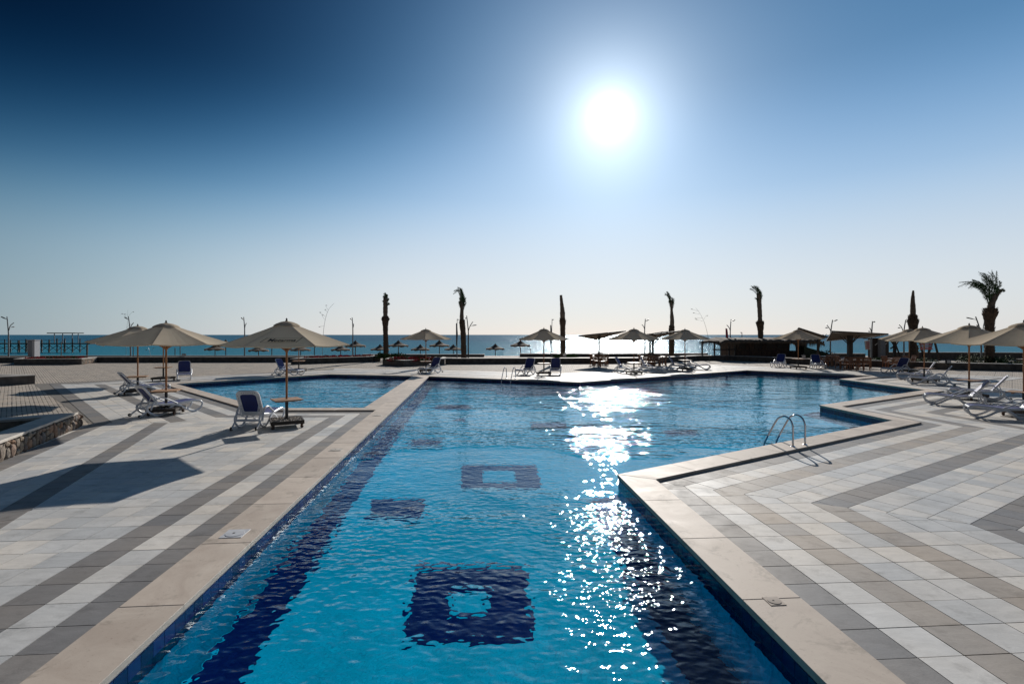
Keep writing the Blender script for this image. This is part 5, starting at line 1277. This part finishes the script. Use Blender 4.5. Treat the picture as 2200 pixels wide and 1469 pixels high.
for i in range(420):
    px = rr_.uniform(1540, 1763); L = rr_.uniform(.12, .34) * (2.3 if px < 1580 or px > 1700 else 1); x = X(px); w = rr_.uniform(.02, .06); z = Zp(732.5 + (3 if px < 1550 else 0)) ; y = rr_.uniform(-.78, -.6)
    fr.add([(x - w, y, z), (x + w, y, z), (x + rr_.uniform(-.05, .05), y - .04, z - L)], [(0, 1, 2)]); fr.add([(x - w, y + 5.2, z), (x + w, y + 5.2, z), (x, y + 5.25, z - L * .8)], [(0, 2, 1)])
fr.build('thatch_fringe', M_THATCH, root)['kind'] = 'stuff'
g = at(1536, 768, 50); root = empty('pergola_frame', (g.x, g.y, 0), 0, 'open dark timber frame left of the thatched bar, against the glitter', 'timber frame'); X = lambda px: (px - 1536) * 50 / F_
for px in (1508.5, 1535, 1566.5): MB().bar((X(px), 0, -.1), (X(px), 0, Zp(733.5)), .13).build('post', M_DARKW, root)
MB().bar((X(1507), 0, Zp(733.5)), (X(1580), 0, Zp(733.5)), .10).build('top_beam', M_DARKW, root); MB().box(X(1533), X(1580), -.25, .25, Zp(752), Zp(749.5)).build('counter_top', M_DARKW, root)
g = at(1752, 760, 47); root = empty('sloping_bank', (g.x, g.y, 0), 0, 'dark sloping hedge bank at the right end of the thatched bar', 'hedge'); X = lambda px: (px - 1752) * 47 / F_; S = 47 / F_
m = MB(); m.add([(X(1722), -.4, -.1), (X(1792), -.4, -.1), (X(1792), -.4, Zp(765)), (X(1765), -.4, Zp(756)), (X(1722), -.4, Zp(744)), (X(1722), .6, -.1), (X(1792), .6, -.1), (X(1792), .6, Zp(764)), (X(1765), .6, Zp(755)), (X(1722), .6, Zp(743))], [(0, 1, 2, 3, 4), (9, 8, 7, 6, 5), (4, 3, 8, 9), (3, 2, 7, 8), (2, 1, 6, 7)])
for _ in range(40): leafy(m, (rgp.uniform(X(1724), X(1788)), rgp.uniform(-.3, .3), Zp(rgp.uniform(752, 762)) - .3), .35, 24, rgp, .12)
m.build('foliage', M_SHRUBD if 'M_SHRUBD' in globals() else simple('dark_hedge', (.018, .03, .014), .8, var=.4, scale=5, bump=.5), root)['kind'] = 'stuff'
S = 50 / F_
g = at(1888, 768, 50); root = empty('kiosk', (g.x, g.y, 0), 0, 'dark kiosk with a grey column in front and white pennants inside', 'kiosk'); X = lambda px: (px - 1888) * 50 / F_
MB().box(X(1872), X(1913), .2, .5, -.1, Zp(728)).build('dark_wall', M_DARKW, root); MB().box(X(1866), X(1917), -.3, .8, Zp(728) + .003, Zp(726)).build('roof_slab', M_DARKW, root); MB().box(X(1888), X(1898.5), -.25, .15, -.1, Zp(728)).build('grey_column', M_COL, root)
for px in (1881, 1901): MB().add([(X(px), .1, Zp(741)), (X(px + 7), .1, Zp(735)), (X(px + 5), .1, Zp(739)), (X(px + 1), .12, Zp(742.5))], [(0, 1, 2, 3)]).build('pennant', M_SIGNW, root)
g = at(1864, 760, 49); root = empty('sign_board', (g.x, g.y, 0), 0, 'tilted white board with faded red lettering at the left end of the kiosk', 'sign board'); X = lambda px: (px - 1864) * 49 / F_; S = 49 / F_
MB().add([(X(1857.5), 0, Zp(732)), (X(1868), -.1, Zp(730)), (X(1868), -.1, Zp(750.5)), (X(1860), 0, Zp(751.5)), (X(1857.5), .05, Zp(732)), (X(1868), -.05, Zp(730)), (X(1868), -.05, Zp(750.5)), (X(1860), .05, Zp(751.5))], [(0, 3, 2, 1), (4, 5, 6, 7), (0, 1, 5, 4), (3, 7, 6, 2)]).build('board', M_SIGNW, root)
for i in range(7):
    yy = 734 + i * 2.3; MB().box(X(1859.5), X(1866.5), -.115, -.102, Zp(yy + 1.5), Zp(yy + .2)).build('printed_line', M_SIGNR, root)
MB().bar((X(1868.8), -.05, -.1), (X(1868.8), -.05, Zp(729)), .06).build('post', M_DARKW, root)
g = at(1988, 768, 49); root = empty('signpost', (g.x, g.y, 0), 0, 'signpost of stacked grey and red planks with pointed right ends', 'signpost'); X = lambda px: (px - 1988) * 49 / F_
for i, (mt) in enumerate((M_SIGNW, M_SIGNG, M_SIGNR, M_SIGNG, M_SIGNR, M_SIGNR)):
    y0 = 731.5 + i * 3.4; z1, z0 = Zp(y0), Zp(y0 + 2.7); e = (1998, 2000, 1999, 2001, 2000, 2001)[i]
    MB().add([(X(1976), -.08, z0), (X(e), -.08, z0), (X(e + 2.5), -.08, (z0 + z1) / 2), (X(e), -.08, z1), (X(1976), -.08, z1), (X(1976), -.03, z0), (X(e), -.03, z0), (X(e + 2.5), -.03, (z0 + z1) / 2), (X(e), -.03, z1), (X(1976), -.03, z1)], [(0, 1, 2, 3, 4), (9, 8, 7, 6, 5), (0, 5, 6, 1), (1, 6, 7, 2), (2, 7, 8, 3), (3, 8, 9, 4), (4, 9, 5, 0)]).build('plank', mt, root)
MB().bar((X(1992), .02, -.1), (X(1999), .02, Zp(729)), .09).build('post', M_DARKW, root); MB().bar((X(1996), .02, -.1), (X(1997), .02, Zp(729)), .05).build('post', M_DARKW, root)
g = at(2012, 768, 49); root = empty('swing_frame', (g.x, g.y, 0), 0, 'dark slanting timber legs right of the striped signpost', 'timber frame'); X = lambda px: (px - 2012) * 49 / F_
MB().bar((X(2019), 0, -.1), (X(2006), 0, Zp(726)), .13).build('leg', M_DARKW, root); MB().bar((X(2019), 1.8, -.1), (X(2006), 1.8, Zp(726)), .13).build('leg', M_DARKW, root); MB().bar((X(2006), -.2, Zp(726)), (X(2006), 2.0, Zp(726)), .13).build('top_beam', M_DARKW, root)
MB().bar((X(1990), 0, -.1), (X(2006), 0, Zp(726)), .11).build('leg', M_DARKW, root)
g = at(1922, 768, 48); root = empty('forked_post', (g.x, g.y, 0), 0, 'dark post with branching struts behind the dining chairs near the jagged palm', 'timber post'); X = lambda px: (px - 1922) * 48 / F_; S = 48 / F_
MB().bar((0, 0, -.1), (0, 0, Zp(726)), .2).build('post', M_DARKW, root)
for a, b_ in (((1924, 742), (1932, 729)), ((1920, 740), (1912, 729)), ((1925, 742), (1934, 766)), ((1920, 744), (1913, 749))): MB().bar((X(a[0]), 0, Zp(a[1])), (X(b_[0]), 0, Zp(b_[1])), .10).build('strut', M_DARKW, root)
print('objects', len(SC.objects), 'tris', sum(len(o.data.polygons) for o in SC.objects if o.type == 'MESH'))
